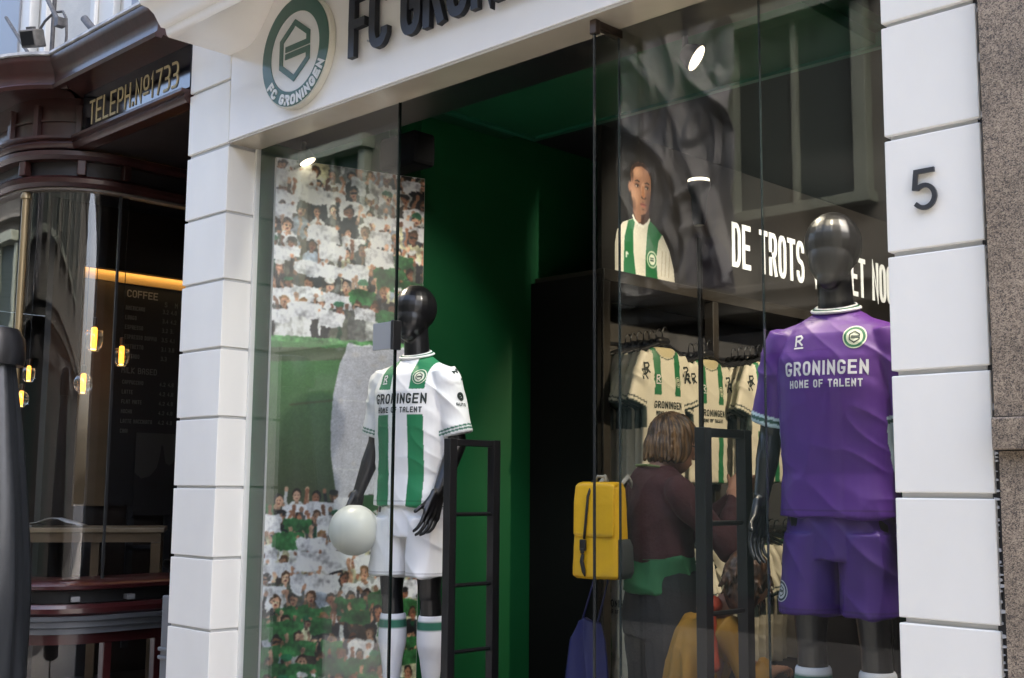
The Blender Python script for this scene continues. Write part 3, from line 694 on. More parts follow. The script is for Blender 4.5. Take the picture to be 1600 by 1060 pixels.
# ================================================================== ACROSS THE STREET (seen in the glass)
opp = thing('stone_building', 'grey stone building across the street, seen only mirrored in the shop glass', 'building', (-6,-8.2,0))
OY = 0
STONE = mat('grey_stone', (.082,.082,.074), .8, var=.15, vscale=2, bump=.3)
WFR = mat('sage_window_frame', (.125,.145,.12), .5)
PANE = mat('dark_window_pane', (.02,.03,.03), .5, spec=.2)
MB().box(-60, 20, -6, 0, 0, 8.4).build('wall', STONE, opp)
MB().box(-60, 20, .0, .05, 0, 3.5).build('added_dark_cladding', mat('dark_cladding', (.012,.012,.013), .7), opp)  # dark lower storey added to keep the pane reflections dark
for z0, z1, d in ((3.55,3.75,.30),(3.75,3.85,.4),(7.4,7.5,.25),(8.2,8.45,.4)): MB().box(-60, 20, .001, d, z0, z1).build('string_course', STONE, opp, bevel=.02)
for i in range(22):
    x0 = -1.62+(i-17)*2.85
    for z0, z1 in ((4.75,6.9),):
        f = MB().box(x0-.16, x0, .001, .16, z0, z1).box(x0+1.5, x0+1.66, .001, .16, z0, z1).box(x0-.22, x0+1.72, .001, .26, z1, z1+.22).box(x0-.2, x0+1.7, .001, .2, z0-.12, z0).box(x0+.72,x0+.79,.02,.1,z0,z1).build('window_frame', WFR, opp, bevel=.01)
        MB().box(x0, x0+1.5, .002, .02, z0, z1).build('window_glass', PANE, f)
for i in range(14):
    x0 = -46.4+i*4.3
    f = MB().box(x0-.12, x0, .051, .1, .4, 3.1).box(x0+2.9, x0+3.02, .051, .1, .4, 3.1).box(x0-.12, x0+3.02, .051, .14, 3.1, 3.35).build('shop_window_frame', mat('dim_frame', (.03,.03,.03), .5), opp)
    MB().box(x0, x0+2.9, .052, .06, .4, 3.1).build('window_glass', PANE, f)
# the dark building sheet hanging on scaffolding there
nx, nz_ = 90, 160; vs = []
for j in range(nz_):
    for i in range(nx):
        X = -1.6*i/(nx-1)+.05; Z = 3.9*j/(nz_-1)
        f = .16*max(0, 1-abs(noise.noise((X*1.5+Z*.5, Z*.5, 1)))*5)+.09*max(0, 1-abs(noise.noise((X*2.4-Z*1.1, Z*.9+X*1.2, 7)))*6)+.03*noise.noise((X*2, Z*2, 3))+.012*math.sin(X*21+Z*1.1)
        vs.append((X, f, Z))
fs_ = [(j*nx+i, j*nx+i+1, (j+1)*nx+i+1, (j+1)*nx+i) for j in range(nz_-1) for i in range(nx-1)]
ts = MB().add(vs, fs_).build('building_sheet', mat('dark_sheet', (.070,.074,.080), .6), loc=(-7.30,-7.5,3.8), smooth=True)
m_ = ts.modifiers.new('thick', 'SOLIDIFY'); m_.thickness = .01
tag(ts, 'dark wrinkled building sheet hanging across the street, mirrored in the right pane', 'sheet')
# ================================================================== FIGURES
def finger(mb, base, d, n, lens, r, curl):
    """d pointing direction, n the direction it bends towards"""
    p = Vector(base); ang = curl*.35
    for i, L in enumerate(lens):
        dd = (d*math.cos(ang)+n*math.sin(ang)).normalized(); q = p+dd*L
        mb.cap(p, q, r*(1-.09*i), r*(1-.09*(i+1)), 10); p = q; ang += curl
def hand(mb, wrist, d, n, side, curl=.5, s=1., spread=0.):
    """palm, four fingers and thumb; side = direction of the thumb"""
    d, n = Vector(d).normalized(), Vector(n).normalized(); n = (n-d*n.dot(d)).normalized()
    side = Vector(side); sv = (side-d*side.dot(d)-n*side.dot(n)).normalized(); wv = Vector(wrist)
    for i in range(4):
        o_ = (1.5-i)*.0215*s
        mb.cap(wv+sv*o_*.6, wv+d*.088*s+sv*o_, .0155*s, .0128*s, 10)
        lens = [(.042,.026,.020),(.047,.030,.022),(.043,.028,.021),(.034,.021,.018)][i]
        dd = (d+sv*(1.5-i)*spread).normalized()
        finger(mb, wv+d*.092*s+sv*o_*1.05, dd, n, [l*s for l in lens], .0092*s*(1 if i < 3 else .88), curl*(1+.12*i))
    mb.cap(wv+d*.015*s+sv*.02*s, wv+d*.055*s+sv*.036*s+n*.008*s, .015*s, .0125*s, 10)
    finger(mb, wv+d*.05*s+sv*.036*s+n*.008*s, (d*.75+sv*.6).normalized(), (n*.8-sv*.5).normalized(), (.034*s, .027*s), .0102*s, .35)
PURP = (.078,.017,.215)
def cloth_mat(name, rough=.7, sheen=.25, bump=.05):
    return mat(name, (.5,.5,.5), rough, attr='Col', sheen=sheen, bump=bump, bscale=420)
JERS = cloth_mat('jersey_cloth', .5, .03, .05)
def wrinkle(P, N, amp, kind):
    x, y, z = P[:, 0], P[:, 1], P[:, 2]; rd = lambda n_, e: np.clip(1-np.abs(n_)*2, 0, 1)**e
    if kind == 'shirt':
        ax = np.abs(x)
        a = rd(nz(P, 6.5, 6.5, 1.7, 3.), 2)                      # long soft vertical drapes
        b = rd(nz(P@np.array([[.8,0,.6],[0,1,0],[-.6,0,.8]]), 3.5, 5, 13., 9.), 2.2)
        c = nz(P, 3, 3, 1.4, 5.)*1.6
        lowz = np.clip((1.35-z)/.35, 0, 1)
        arm = np.exp(-((ax-.20)**2+(z-1.36)**2)/.012)
        return amp*(.12+lowz*(a-.35)*1.1+(.35+lowz*.3+arm*1.5)*(b-.35)*.8+.2*c)
    if kind == 'shorts':
        a = rd(nz(P, 8, 8, 2., 3.), 2); b = rd(nz(P@np.array([[.7,0,.7],[0,1,0],[-.7,0,.7]]), 2.5, 4, 12., 1.), 2.2)
        return amp*(.15+(a-.35)*1.0+(b-.35)*.9)
    a = 1-np.abs(nz(P, 6, 6, 5, 2.)*2); b = nz(P, 18, 18, 11, 7.)
    return amp*((a-.6)+.35*b)
def shirt_mesh(pose, voxel=.0045, amp=.011, thin=1.):
    mb = MB()
    mb.loft([(0,.002,.912,.208,.132*thin,.9),(0,.002,.935,.207,.130*thin,.9),(0,0,1.05,.194,.116*thin,.92),(0,-.004,1.2,.198,.122*thin,.92),(0,-.006,1.33,.206,.128*thin,.92),(0,-.004,1.42,.206,.122*thin,.9),(0,.0,1.49,.190,.106*thin,.95),(0,.004,1.535,.160,.090*thin,1.),(0,.008,1.572,.100,.076,1.),(0,.012,1.590,.070,.068,1.)], 40)
    for s, (sh, hem, rr) in pose.items():
        sh, hem = Vector(sh), Vector(hem); d = (hem-sh).normalized(); rings = []
        a = Vector((0,1,0)); e1 = d.cross(a).normalized(); e2 = d.cross(e1)
        for t, rad in ((-.25,.062),(0.,.075),(.3,.077),(.65,.074*rr),(1.,.073*rr)):
            p = sh+(hem-sh)*t; rings.append([p+(e1*math.cos(2*PI*k/24)*.95+e2*math.sin(2*PI*k/24))*rad for k in range(24)])
        mb.rings(rings)
        mb.cap((s*.06,.004,1.525), (s*.185,0,1.462), .052, .074, 18)
    me = organic(mb, voxel, 8, .5); P = coords(me)
    P[:, 2] -= .026*np.clip(-(P[:, 1]-.03)/.09, 0, 1)*np.clip((P[:, 2]-1.50)/.07, 0, 1)
    set_coords(me, P); N = normals(me)
    return me, P, N
def jersey_colours(P, pose, style):
    x, y, z = P[:, 0], P[:, 1], P[:, 2]; n = len(P); C_ = np.zeros((n, 3))
    arm = np.zeros(n, bool); hem_t = np.full(n, -1.)
    for s, (sh, hem, rr) in pose.items():
        sh, hem = np.array(sh), np.array(hem); d = hem-sh; L = np.linalg.norm(d); d = d/L
        t = (P-sh)@d; m = (t > -.01) & (np.sign(x) == np.sign(hem[0])) & (np.abs(x) > .185+(.03 if style else 0)*0)
        dist = np.linalg.norm((P-sh)-t[:, None]*d, axis=1); m &= (dist < .115) & (np.abs(x) > .17+.25*np.clip(z-1.42,0,1)*0)
        arm |= m; hem_t = np.where(m, L-t, hem_t)
    if style == 'home':
        C_[:] = (.74,.74,.735)
        ax = np.abs(x)
        st = (ax > .054) & (ax < .130) & ((z > 1.427) | (z < 1.312)) & (~arm | (ax < .15))
        C_[st] = (.010,.165,.062)
        lines = [(-1,.010,(.70,.71,.70)), (.012,.020,(.03,.14,.09)), (.020,.026,(.7,.71,.7)), (.026,.034,(.03,.14,.09))]
    else:
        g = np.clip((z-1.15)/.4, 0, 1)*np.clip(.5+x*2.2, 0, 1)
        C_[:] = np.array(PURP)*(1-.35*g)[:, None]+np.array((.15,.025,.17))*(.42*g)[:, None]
        lines = [(-1,.012,(.55,.70,.74)), (.012,.024,(.02,.09,.06)), (.024,.034,(.60,.74,.78))]
    for a, b, c in lines:
        m = arm & (hem_t >= a) & (hem_t < b); C_[m] = c
    # stitched bottom hem
    m = (z > .930) & (z < .935) & ~arm; C_[m] *= .55
    return C_
EMB_W = mat('badge_cream', (.70,.72,.55), .55); EMB_G = mat('badge_green', (.02,.14,.06), .55); EMB_D = mat('badge_dark', (.03,.05,.035), .55)
INK_D = mat('ink_dark', (.012,.02,.018), .6); INK_W = mat('ink_white', (.72,.70,.73), .6); INK_G = mat('ink_green', (.01,.15,.06), .6)
def project(st, bvh, org, ux, uz, dr, lift=.0022, per=.0004):
    """lay strokes on a surface by dropping them along dr"""
    mb = MB(); org, ux, uz, dr = map(Vector, (org, ux, uz, dr))
    for k, qs in st:
        for q in qs:
            pts = []
            for p in q:
                o_ = org+ux*p[0]+uz*p[1]; h = bvh.ray_cast(o_-dr*.4, dr, .9)
                if h[0] is None: pts = None; break
                pts.append(h[0]-dr*(lift+per*k))
            if pts and max((pts[i]-pts[(i+1) % 4]).length for i in range(4)) < .06: mb.add(pts, [(0,1,2,3)])
    return mb
def badge(bvh, c, ux, uz, dr, r, parent, name='emblem', cols=None):
    W_, G_, D_ = cols or (EMB_W, EMB_G, EMB_D)
    def P(st, lift, m, nm): 
        mb = project(st, bvh, c, ux, uz, dr, lift)
        return mb.build(nm, m, parent) if mb.f else None
    base = P([(0, disc_quads(0,0,0,r,28,3))], .0020, W_, name)
    if base is None: return
    for st, lift, m, nm in (([(0, disc_quads(0,0,r*.70,r*.90,28,1))], .0030, G_, 'emblem_ring'), ([(0, emblem_strokes(0,0,r*.80,r*.98,r*.11,step=r*.2))], .0034, D_, 'emblem_sign')):
        mb = project(st, bvh, c, ux, uz, dr, lift)
        if mb.f: mb.build(nm, m, parent)
def brandmark(s):
    """small maker's mark: an angular R-like sign over a tiny word bar"""
    st = [(0, ribbon([(0,0),(0,.030),(.018,.032),(.024,.024),(.016,.016),(.004,.014)], .0065)), (1, ribbon([(.010,.014),(.024,.001)], .0065)), (2, ribbon([(-.003,-.009),(.028,-.009)], .005))]
    return [(k, [[(p[0]*s, p[1]*s) for p in q] for q in qs]) for k, qs in st]
def mannequin(style, label, loc, rz):
    root = thing('mannequin', label, 'mannequin', loc, rz, 'black mannequins in the display window')
    # pose: x<0 = the arm at picture left
    if style == 'home':
        A = {-1: [(-.174,0,1.462),(-.232,.01,1.19),(-.285,-.06,.955)], 1: [(.180,0,1.462),(.235,.03,1.19),(.215,-.10,.965)]}
    else:
        A = {-1: [(-.190,0,1.462),(-.258,.035,1.18),(-.275,-.03,.955)], 1: [(.190,0,1.462),(.255,.03,1.18),(.27,-.03,.955)]}
    mb = MB()
    # head: smooth faceless egg with a narrowed jaw
    mb.ell((0,.0,1.808), .100, .108, .106); mb.ell((0,-.036,1.752), .078, .072, .088); mb.cap((0,-.056,1.698), (0,-.060,1.685), .046, .040)
    mb.cap((0,.02,1.54), (0,.0,1.73), .064, .058, 20)
    mb.loft([(0,0,.98,.155,.095),(0,-.01,1.1,.135,.09),(0,-.01,1.3,.16,.10),(0,0,1.42,.175,.10),(0,.01,1.5,.15,.08),(0,.015,1.56,.07,.055)], 28)
    for s in (-1, 1):
        sh, el, wr = map(Vector, A[s])
        mb.cap(sh+(el-sh)*.12, sh+(el-sh)*.5, .048, .050); mb.cap(sh+(el-sh)*.45, el, .052, .041); mb.cap(el, el+(wr-el)*.4, .042, .041); mb.cap(el+(wr-el)*.35, wr, .041, .026)
        hd = (wr-el).normalized(); hd = (hd+Vector((0,-.12,-.5))).normalized()
        hand(mb, wr, hd, (-s*.8, -.15 if s < 0 else .2, 0), (0,-1,0), curl=.42 if s*1 > 0 else .28, s=1.12)
        mb.cap((s*.09,0,.95), (s*.105,-.005,.75), .088, .076); mb.cap((s*.105,-.005,.75), (s*.11,-.005,.53), .075, .052)
        mb.cap((s*.11,.0,.53), (s*.112,.015,.38), .050, .054); mb.cap((s*.112,.015,.38), (s*.115,.01,.10), .054, .032)
        mb.cap((s*.118,.03,.05), (s*.13,-.15,.03), .038, .026, sq=.8, sqd=(0,0,1))
    mesh_obj('body', organic(mb, .0042, 6), MANN, root)
    # jersey
    pose = {s: (A[s][0], tuple(Vector(A[s][0])+(Vector(A[s][1])-Vector(A[s][0]))*.86+Vector((s*.008,0,0))), 1.) for s in (-1, 1)}
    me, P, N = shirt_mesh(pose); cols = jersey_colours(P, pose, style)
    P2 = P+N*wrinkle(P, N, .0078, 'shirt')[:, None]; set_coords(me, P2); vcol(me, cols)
    bvh = BVHTree.FromPolygons([tuple(p) for p in P2], [tuple(p.vertices) for p in me.polygons])
    j = mesh_obj('jersey', me, JERS, root)
    # collar: three ribbed bands round the neck
    def ringpts(r, z, n=48): return [(1.06*r*math.cos(2*PI*k/n), .014+r*.98*math.sin(2*PI*k/n), z+.020*math.sin(2*PI*k/n)) for k in range(n)]
    c_ = (mat('collar_white', (.72,.72,.70), .7), mat('collar_green', (.02,.09,.05), .7))
    MB().tube(ringpts(.0660,1.600), .0050, 8, closed=True).build('collar_band', c_[0], j, smooth=True)
    MB().tube(ringpts(.0720,1.596), .0048, 8, closed=True).build('collar_band', c_[1], j, smooth=True)
    MB().tube(ringpts(.0785,1.5905), .0056, 8, closed=True).build('collar_band', c_[0], j, smooth=True)
    ink = INK_D if style == 'home' else INK_W
    st, W = text2d('GRONINGEN', .046, .0275, .0082, .0075, step=.008, align='c')
    project(st, bvh, (0,0,1.362), (1,0,0), (0,0,1), (0,1,0)).build('lettering', ink, j)
    st, W = text2d('HOME OF TALENT', .0255, .0148, .0048, .0046, step=.008, align='c')
    project(st, bvh, (0,0,1.322), (1,0,0), (0,0,1), (0,1,0)).build('lettering', ink, j)
    badge(bvh, (.098,0,1.482), (1,0,0), (0,0,1), (0,1,0), .034 if style == 'home' else .038, j)
    mb = project(brandmark(.9 if style == 'home' else 1.), bvh, (-.108,0,1.463), (1,0,0), (0,0,1), (0,1,0)); mb.build('maker_mark', INK_W, j)
    # sleeve marks on the outer side of the near sleeve
    if style == 'home':
        up = (Vector(A[1][0])-Vector(A[1][1])).normalized()
        project([(k, [[(p[0]*2.0, p[1]*2.0) for p in q] for q in qs]) for k, qs in brandmark(1.)[:2]], bvh, (.2,-.03,1.475), (.0,1,0), tuple(up), (-1,0,0)).build('maker_mark', INK_D, j)
        project([(0, disc_quads(0,0,.006,.02,20))]+[(1, ribbon([(-.012,-.008),(.012,.008)], .007))], bvh, (.2,-.005,1.395), (0,1,0), tuple(up), (-1,0,0)).build('sleeve_mark', INK_D, j)
        st, W = text2d('AUTO', .015, .012, .003, .003, step=.006, align='c')
        project(st, bvh, (.2,-.005,1.352), (0,1,0), tuple(up), (-1,0,0)).build('sleeve_lettering', INK_D, j)
    # shorts
    mb = MB(); mb.loft([(0,0,1.0,.165,.100),(0,0,.92,.178,.108),(0,0,.84,.186,.114),(0,0,.78,.188,.116)], 36)
    for s in (-1, 1):
        mb.loft([(s*.092,0,.86,.095,.115),(s*.100,0,.78,.100,.118),(s*.104,-.002,.68,.102,.116),(s*.106,-.004,.606,.104,.116)], 30)
    me = organic(mb, .005, 8); P = coords(me); N = normals(me)
    P2 = P+N*wrinkle(P, N, .0085, 'shorts')[:, None]; set_coords(me, P2)
    base = np.array((.74,.74,.745) if style == 'home' else (.058,.017,.185)); Cc = np.tile(base, (len(P), 1))
    m = (P[:, 2] > .620) & (P[:, 2] < .626); Cc[m] *= .6
    vcol(me, Cc); shp = mesh_obj('shorts', me, JERS, root)
    bvh = BVHTree.FromPolygons([tuple(p) for p in P2], [tuple(p.vertices) for p in me.polygons])
    if style == 'home': project([(k, [[(p[0]*1.8, p[1]*1.8) for p in q] for q in qs]) for k, qs in brandmark(1.)[:2]], bvh, (.2,.0,.66), (0,1,0), (0,0,1), (-1,0,0)).build('maker_mark', INK_D, shp)
    else: badge(bvh, (-.185,0,.675), (1,0,0), (0,0,1), (0,1,0), .034, shp, cols=(mat('badge_white', (.6,.62,.66), .6), mat('badge_navy', (.02,.04,.06), .6), EMB_D))
    # socks
    for s in (-1, 1):
        mb = MB(); secs = []
        for i in range(40):
            z = .435-.37*i/39; t = (.435-z)/.37; r_ = .0605+.006*math.sin(min(1, t*2)*PI)-.028*max(0, t-.35)/.65*1.2
            secs.append((s*(.111+.004*t), .012, z, r_, r_*1.02))
        secs = [(q[0], q[1], q[2], q[3]-.004, q[4]-.004) if i == 0 else q for i, q in enumerate(secs)]
        mb.loft(secs, 40); sk = mb.build('sock', mat('sock_cloth', attr='Col', rough=.85), root, smooth=True)
        P = coords(sk.data); z = P[:, 2]; C2 = np.tile(np.array((.70,.70,.72)), (len(P), 1)); ang = np.arctan2(P[:, 1]-.012, P[:, 0]-s*.111)
        band = (z < .413) & (z > .378); teeth = (np.sin(ang*36) > 0)
        C2[band] = (.03,.14,.09)
        if style != 'home': C2[(z < .36)] = (.06,.03,.17)
        vcol(sk.data, C2)
    MB().tube([(.115,.07,.36),(.115,.16,.28),(.115,.17,0)], .007, 8).lathe([(0,0),(.15,0),(.15,.008),(0,.008)], (.0,.05,0), 32).build('support_rod', STEEL, root, auto=40)
    return root
mannequin('home', 'black mannequin in white and green striped football kit behind the left pane', (-4.10,.50,.60), math.radians(15)).scale = (.92,1,1)
mannequin('away', 'black mannequin in plain purple football kit behind the right pane', (-1.965,.47,.60), math.radians(12)).scale = (.93,1,1)
bl = MB().ell((0,0,0), .1135, .1135, .1135, seg=40).build('white_ball', mat('ball_white', (.62,.63,.57), .35), smooth=True, loc=(-4.285,.318,1.402))
tag(bl, 'plain white ball under the hand of the mannequin in striped kit', 'ball')

# ------------------------------------------------------------------ black ladder racks
def ladder(name, label, x, y0, y1, zt, rungs):
    t = thing(name, label, 'rack', (x, (y0+y1)/2, .15), group='black metal ladder racks in the entrance')
    a = y0-(y0+y1)/2; H = zt-.15; q = .0205
    for yy in (a, -a): MB().box(-q, q, yy-q, yy+q, 0, H-.0005).build('post', BLACKS, t, bevel=.002)
    MB().box(-q+.001, q-.001, a+q+.0005, -a-q-.0005, H-.03, H-.002).build('top_rail', BLACKS, t, bevel=.002)
    for z in rungs: MB().tube([(0,a+.01,z-.15),(0,-a-.01,z-.15)], .0085, 8).build('rung', BLACKS, t)
    return t
ladder('ladder_rack', 'black ladder rack standing in front of the mannequin in striped kit', -3.75, .405, .665, 1.802, (1.482,1.185,.91))
ladder('ladder_rack', 'black ladder rack left of the mannequin in purple kit, in front of the shopper', -2.33, .235, .475, 1.802, (1.485,1.19,.90))

# ------------------------------------------------------------------ crowd mural
PW, PH = .80, 2.60
cv = Canvas(PW, PH, .0031, (44,42,40))
SKIN = [(196,150,122),(172,122,94),(214,170,140),(150,100,74),(186,140,110)]
HAIR = [(40,28,20),(70,48,30),(25,20,18),(120,90,55),(60,58,55)]
SHIRT = [(205,205,200),(225,224,218),(30,32,36),(40,42,46),(26,27,30),(34,34,38),(150,152,148),(84,86,84),(200,196,160),(56,48,42),(150,160,172),(232,232,228),(96,100,86),(30,30,34)]
def towel(cx, cy, wd, ht, col, q):
    pts = [(cx-wd/2, cy+q.uniform(-.006,.006)), (cx-wd/4, cy+q.uniform(-.003,.008)), (cx+wd/4, cy+q.uniform(-.008,.004)), (cx+wd/2, cy+q.uniform(-.006,.008)),
           (cx+wd/2*q.uniform(.85,1.06), cy-ht*q.uniform(.8,1.1)), (cx+wd*.1, cy-ht*q.uniform(.85,1.15)), (cx-wd*.25, cy-ht*q.uniform(.8,1.1)), (cx-wd/2*q.uniform(.85,1.05), cy-ht*q.uniform(.7,1.1))]
    cv.poly(pts, col, .06, shade=(.10, q.uniform(14,34), q.uniform(-30,30), q.uniform(0,6)))
    for _ in range(3):
        a = q.uniform(-.4,.4)*wd; cv.el(cx+a, cy-ht*q.uniform(.3,.7), wd*q.uniform(.03,.07), ht*q.uniform(.25,.5), tuple(v*.84 for v in col), soft=True, a=.7)
    for e in (-1, 1): cv.el(cx+e*wd*.47, cy, .007, .009, tuple(v*.9 for v in q.choice(SKIN)))
def fan(cx, cy, s, q, mode):
    """one supporter in the printed crowd photograph, cy = shoulder height"""
    sk, hr, sh = q.choice(SKIN), q.choice(HAIR), q.choice(SHIRT)
    dk = q.uniform(.6,1.05); sk = tuple(v*dk for v in sk); dk = q.uniform(.75,1.05); sh = tuple(v*dk for v in sh)
    cv.poly([(cx-.026*s,cy-.10*s),(cx-.030*s,cy-.012*s),(cx-.014*s,cy+.004*s),(cx+.014*s,cy+.004*s),(cx+.030*s,cy-.012*s),(cx+.026*s,cy-.10*s)], sh, .10, shade=(.16,40,22,q.uniform(0,6)))
    if q.random() < .25: cv.poly([(cx-.006*s,cy),(cx+.006*s,cy),(cx+.004*s,cy-.08*s),(cx-.004*s,cy-.08*s)], (20,60,40) if q.random()<.5 else (225,225,220), .1)
    up = q.random()
    if up < .7:
        hx, hy = q.uniform(.02,.045)*s, q.uniform(.03,.06)*s
        for sg_ in (-1, 1):
            if q.random() < .85:
                el_ = (cx+sg_*.036*s, cy+q.uniform(-.02,.012)*s); hd = (cx+sg_*hx, cy+hy)
                cv.line((cx+sg_*.027*s, cy-.014*s), el_, .013*s, sh); cv.line(el_, hd, .010*s, sk if q.random()<.6 else sh); cv.el(hd[0], hd[1], .0065*s, .008*s, sk)
    cv.line((cx,cy-.004*s), (cx,cy+.012*s), .012*s, tuple(v*.75 for v in sk))
    hx_, hy_ = cx+q.uniform(-.004,.004)*s, cy+.022*s
    cv.el(hx_, hy_+.003*s, .0148*s, .0185*s, hr); cv.el(hx_+q.uniform(-.003,.003)*s, hy_-.002*s, .0118*s, .0155*s, sk)
    cv.el(hx_-.002*s, hy_-.004*s, .0070*s, .0105*s, tuple(min(255,v*1.14) for v in sk), soft=True)
    if q.random() < .13: cv.line((hx_-.010*s, hy_+.001*s), (hx_+.010*s, hy_+.001*s), .005*s, (25,22,22))
    else:
        for e in (-.0045, .0045): cv.el(hx_+e*s, hy_+.001*s, .0022*s, .0015*s, (50,34,28))
    cv.el(hx_, hy_-.0085*s, .0036*s, .0018*s if q.random()<.5 else .0035*s, (95,45,42))
    if q.random() < .25: cv.el(hx_, hy_+.013*s, .016*s, .009*s, q.choice(((30,90,60),(220,220,215),(25,25,28))))
q = random.Random(11)
def crowd(ytop, ybot, wht, grn_at, dense):
    y = ytop
    while y > ybot+.03:
        s = 1.6; x_ = q.uniform(-.03,.04)
        while x_ < PW+.03:
            g = grn_at(x_/PW, (ytop-y)/(ytop-ybot)); fan(x_, y+q.uniform(-.015,.015), s*q.uniform(.92,1.12), q, None); x_ += q.uniform(.078,.108)
        x_ = q.uniform(-.02,.05)
        while x_ < PW:
            if q.random() < dense:
                g = q.random() < grn_at(x_/PW, (ytop-y)/(ytop-ybot)); k_ = q.randint(-10,10)
                towel(x_, y+q.uniform(-.005,.07), q.uniform(.11,.18), q.uniform(.065,.11), (46+k_//2, 94+k_, 52+k_//2) if g else (226+k_, 226+k_, 230+k_), q)
            x_ += q.uniform(.11,.18)
        y -= .096
cv.poly([(0,1.68),(PW,1.68),(PW,PH),(0,PH)], (70,68,66), .3)
crowd(PH+.01, 1.72, 1, lambda u, t: .0 if t < .45 else (.85 if u > .55 else .06), .70)
# pitch with the pale curved ribbon of paper
pit = [(0,.84),(PW,.84),(PW,1.72),(0,1.72)]
cv.poly(pit, (62,74,44), .08)
Y, X = cv.Y, cv.X; m_p = (Y > .84) & (Y < 1.72)
g_ = np.clip((Y-.84)/.88, 0, 1); base = np.stack([66+24*g_, 70+72*g_, 48+40*g_], -1)*(1+.10*(rng.random(Y.shape)-.5))[..., None]; cv.c[m_p] = base[m_p]
cv.poly([(0,1.59),(PW,1.65),(PW,1.70),(0,1.66)], (86,100,74), .08)
cv.poly([(.10,1.38),(.40,1.42),(.40,1.43),(.10,1.39)], (82,92,62), .05)
lft = [(.40,1.70),(.355,1.60),(.325,1.45),(.315,1.30),(.32,1.15),(.345,1.0),(.375,.88)]
rgt = [(.72,.89),(.73,1.1),(.76,1.4),(.79,1.7)]
cv.poly(lft+rgt, (206,206,214), .16, shade=(.03,60,20,1.))
for a in (1.08,1.42): cv.line((.33,a), (.74,a-.01), .006, (226,226,228), .1)
for a in range(90): cv.line((q.uniform(.42,.76), 0), (0,0), 0, (0,0,0)) if False else cv.el(q.uniform(.35,.74), q.uniform(.92,1.68), q.uniform(.004,.03), q.uniform(.004,.02), (192,190,194) if q.random()<.6 else (214,204,192), .12, a=.35, soft=True)
cv.poly([(0,0),(PW,0),(PW,.86),(0,.80)], (40,36,32), .3)
crowd(.90, -.05, 1, lambda u, t: .15 if t < .42 else .96, .92)
# mural panel stands slanted from the left jamb to the back corner
ang = math.atan2(.96, .28)
cv.c = np.clip(cv.c*(1+.07*rng.standard_normal(cv.c.shape[:2])[..., None]), 0, 255)
def soften(c, n):
    for _ in range(n):
        k_ = c.c.copy(); k_[1:-1, 1:-1] = (c.c[1:-1, 1:-1]*2+c.c[:-2, 1:-1]+c.c[2:, 1:-1]+c.c[1:-1, :-2]+c.c[1:-1, 2:])/6; c.c = k_
def _field(lam, n_=10):
    f_ = np.zeros(cv.X.shape)
    for _ in range(n_):
        a_, p_ = q.uniform(0, 2*PI), q.uniform(0, 2*PI); l_ = lam*q.uniform(.7, 1.5); f_ += np.sin((cv.X*math.cos(a_)+cv.Y*math.sin(a_))*2*PI/l_+p_)
    return f_/math.sqrt(n_)
_wx = (_field(.07)*.0040+_field(.022)*.0018)/cv.px; _wy = (_field(.07)*.0040+_field(.022)*.0018)/cv.px
_wx *= (np.abs(cv.Y-1.27) > .40); _wy *= (np.abs(cv.Y-1.27) > .40)
_ii, _jj = np.meshgrid(np.arange(cv.ny), np.arange(cv.nx), indexing='ij')
cv.c = cv.c[np.clip((_ii+_wy).astype(int), 0, cv.ny-1), np.clip((_jj+_wx).astype(int), 0, cv.nx-1)]
_sh = 1+.16*_field(.10)+.10*_field(.03); cv.c = np.where((np.abs(cv.Y-1.27) > .42)[..., None], np.clip(cv.c*np.clip(_sh*1.12, .55, 1.45)[..., None], 0, 250), cv.c)
_k = cv.c.copy(); _k[1:-1, 1:-1] = (cv.c[1:-1, 1:-1]*2+cv.c[:-2, 1:-1]+cv.c[2:, 1:-1]+cv.c[1:-1, :-2]+cv.c[1:-1, 2:])/6; cv.c = _k; soften(cv, 1)
mural = thing('crowd_mural', 'tall printed mural of a football crowd waving white and green cloths', 'mural', (-4.83,.215,.60), ang)
MB().box(-.002, PW+.002, .004, .030, 0, PH).build('backing_board', mat('board_edge', (.5,.5,.48), .6), mural, bevel=.001)
PRINT = mat('print_paper', attr='Col', rough=.45)
mesh_obj('printed_photo', cv.mesh(lambda X, Y: np.stack([X, np.full(X.shape, .0035), Y], -1)), PRINT, mural)

# ------------------------------------------------------------------ wall rack cabinet with printed header
BROWN = mat('cabinet_brown', (.020,.016,.012), .45, var=.15)
cab = thing('jersey_wall_rack', 'tall black wall rack with a printed header and rails of hanging jerseys', 'rack', (-4.155,1.85,.15))
ZB = 2.606                                  # header foot above the shop floor
MB().box(-.50, -.003, -.002, .03, 0, ZB).build('end_panel', mat('end_panel_black', (.002,.002,.002), .7, spec=.2), cab)
MB().box(-.50, -.47, .031, 4.3, 0, ZB).build('back_panel', mat('rack_back', (.022,.018,.014), .7), cab)
for yy, wd in ((.001,.06),(1.03,.06),(2.1,.06),(3.2,.06)): MB().box(-.05, .012, yy+.03, yy+.03+wd, 0, ZB-.03).build('upright', BROWN, cab, bevel=.003)
MB().box(-.50, .016, .031, 4.3, ZB-.03, ZB+.035).build('top_beam', BROWN, cab, bevel=.003)
for zz in (1.02,):
    MB().box(-.48, .0, .1, 4.2, zz-.02+.18, zz+.0+.18).build('shelf', BROWN, cab)
MB().box(-.46, -.40, .35, .95, 1.95, 2.25).build('rack_box', mat('carton_tan', (.10,.085,.055), .7), cab)
MB().tube([(-.2,.1,2.27),(-.2,4.2,2.27)], .012, 8).build('hanging_rail', BLACKS, cab)
MB().tube([(-.08,.1,1.17),(-.08,4.2,1.17)], .012, 8).build('hanging_rail', BLACKS, cab)
sheetm = mat('header_print', (.013,.0105,.0085), .5, var=.5, vscale=1.6, stretch=(1,1,.6), bump=.3, bscale=3)
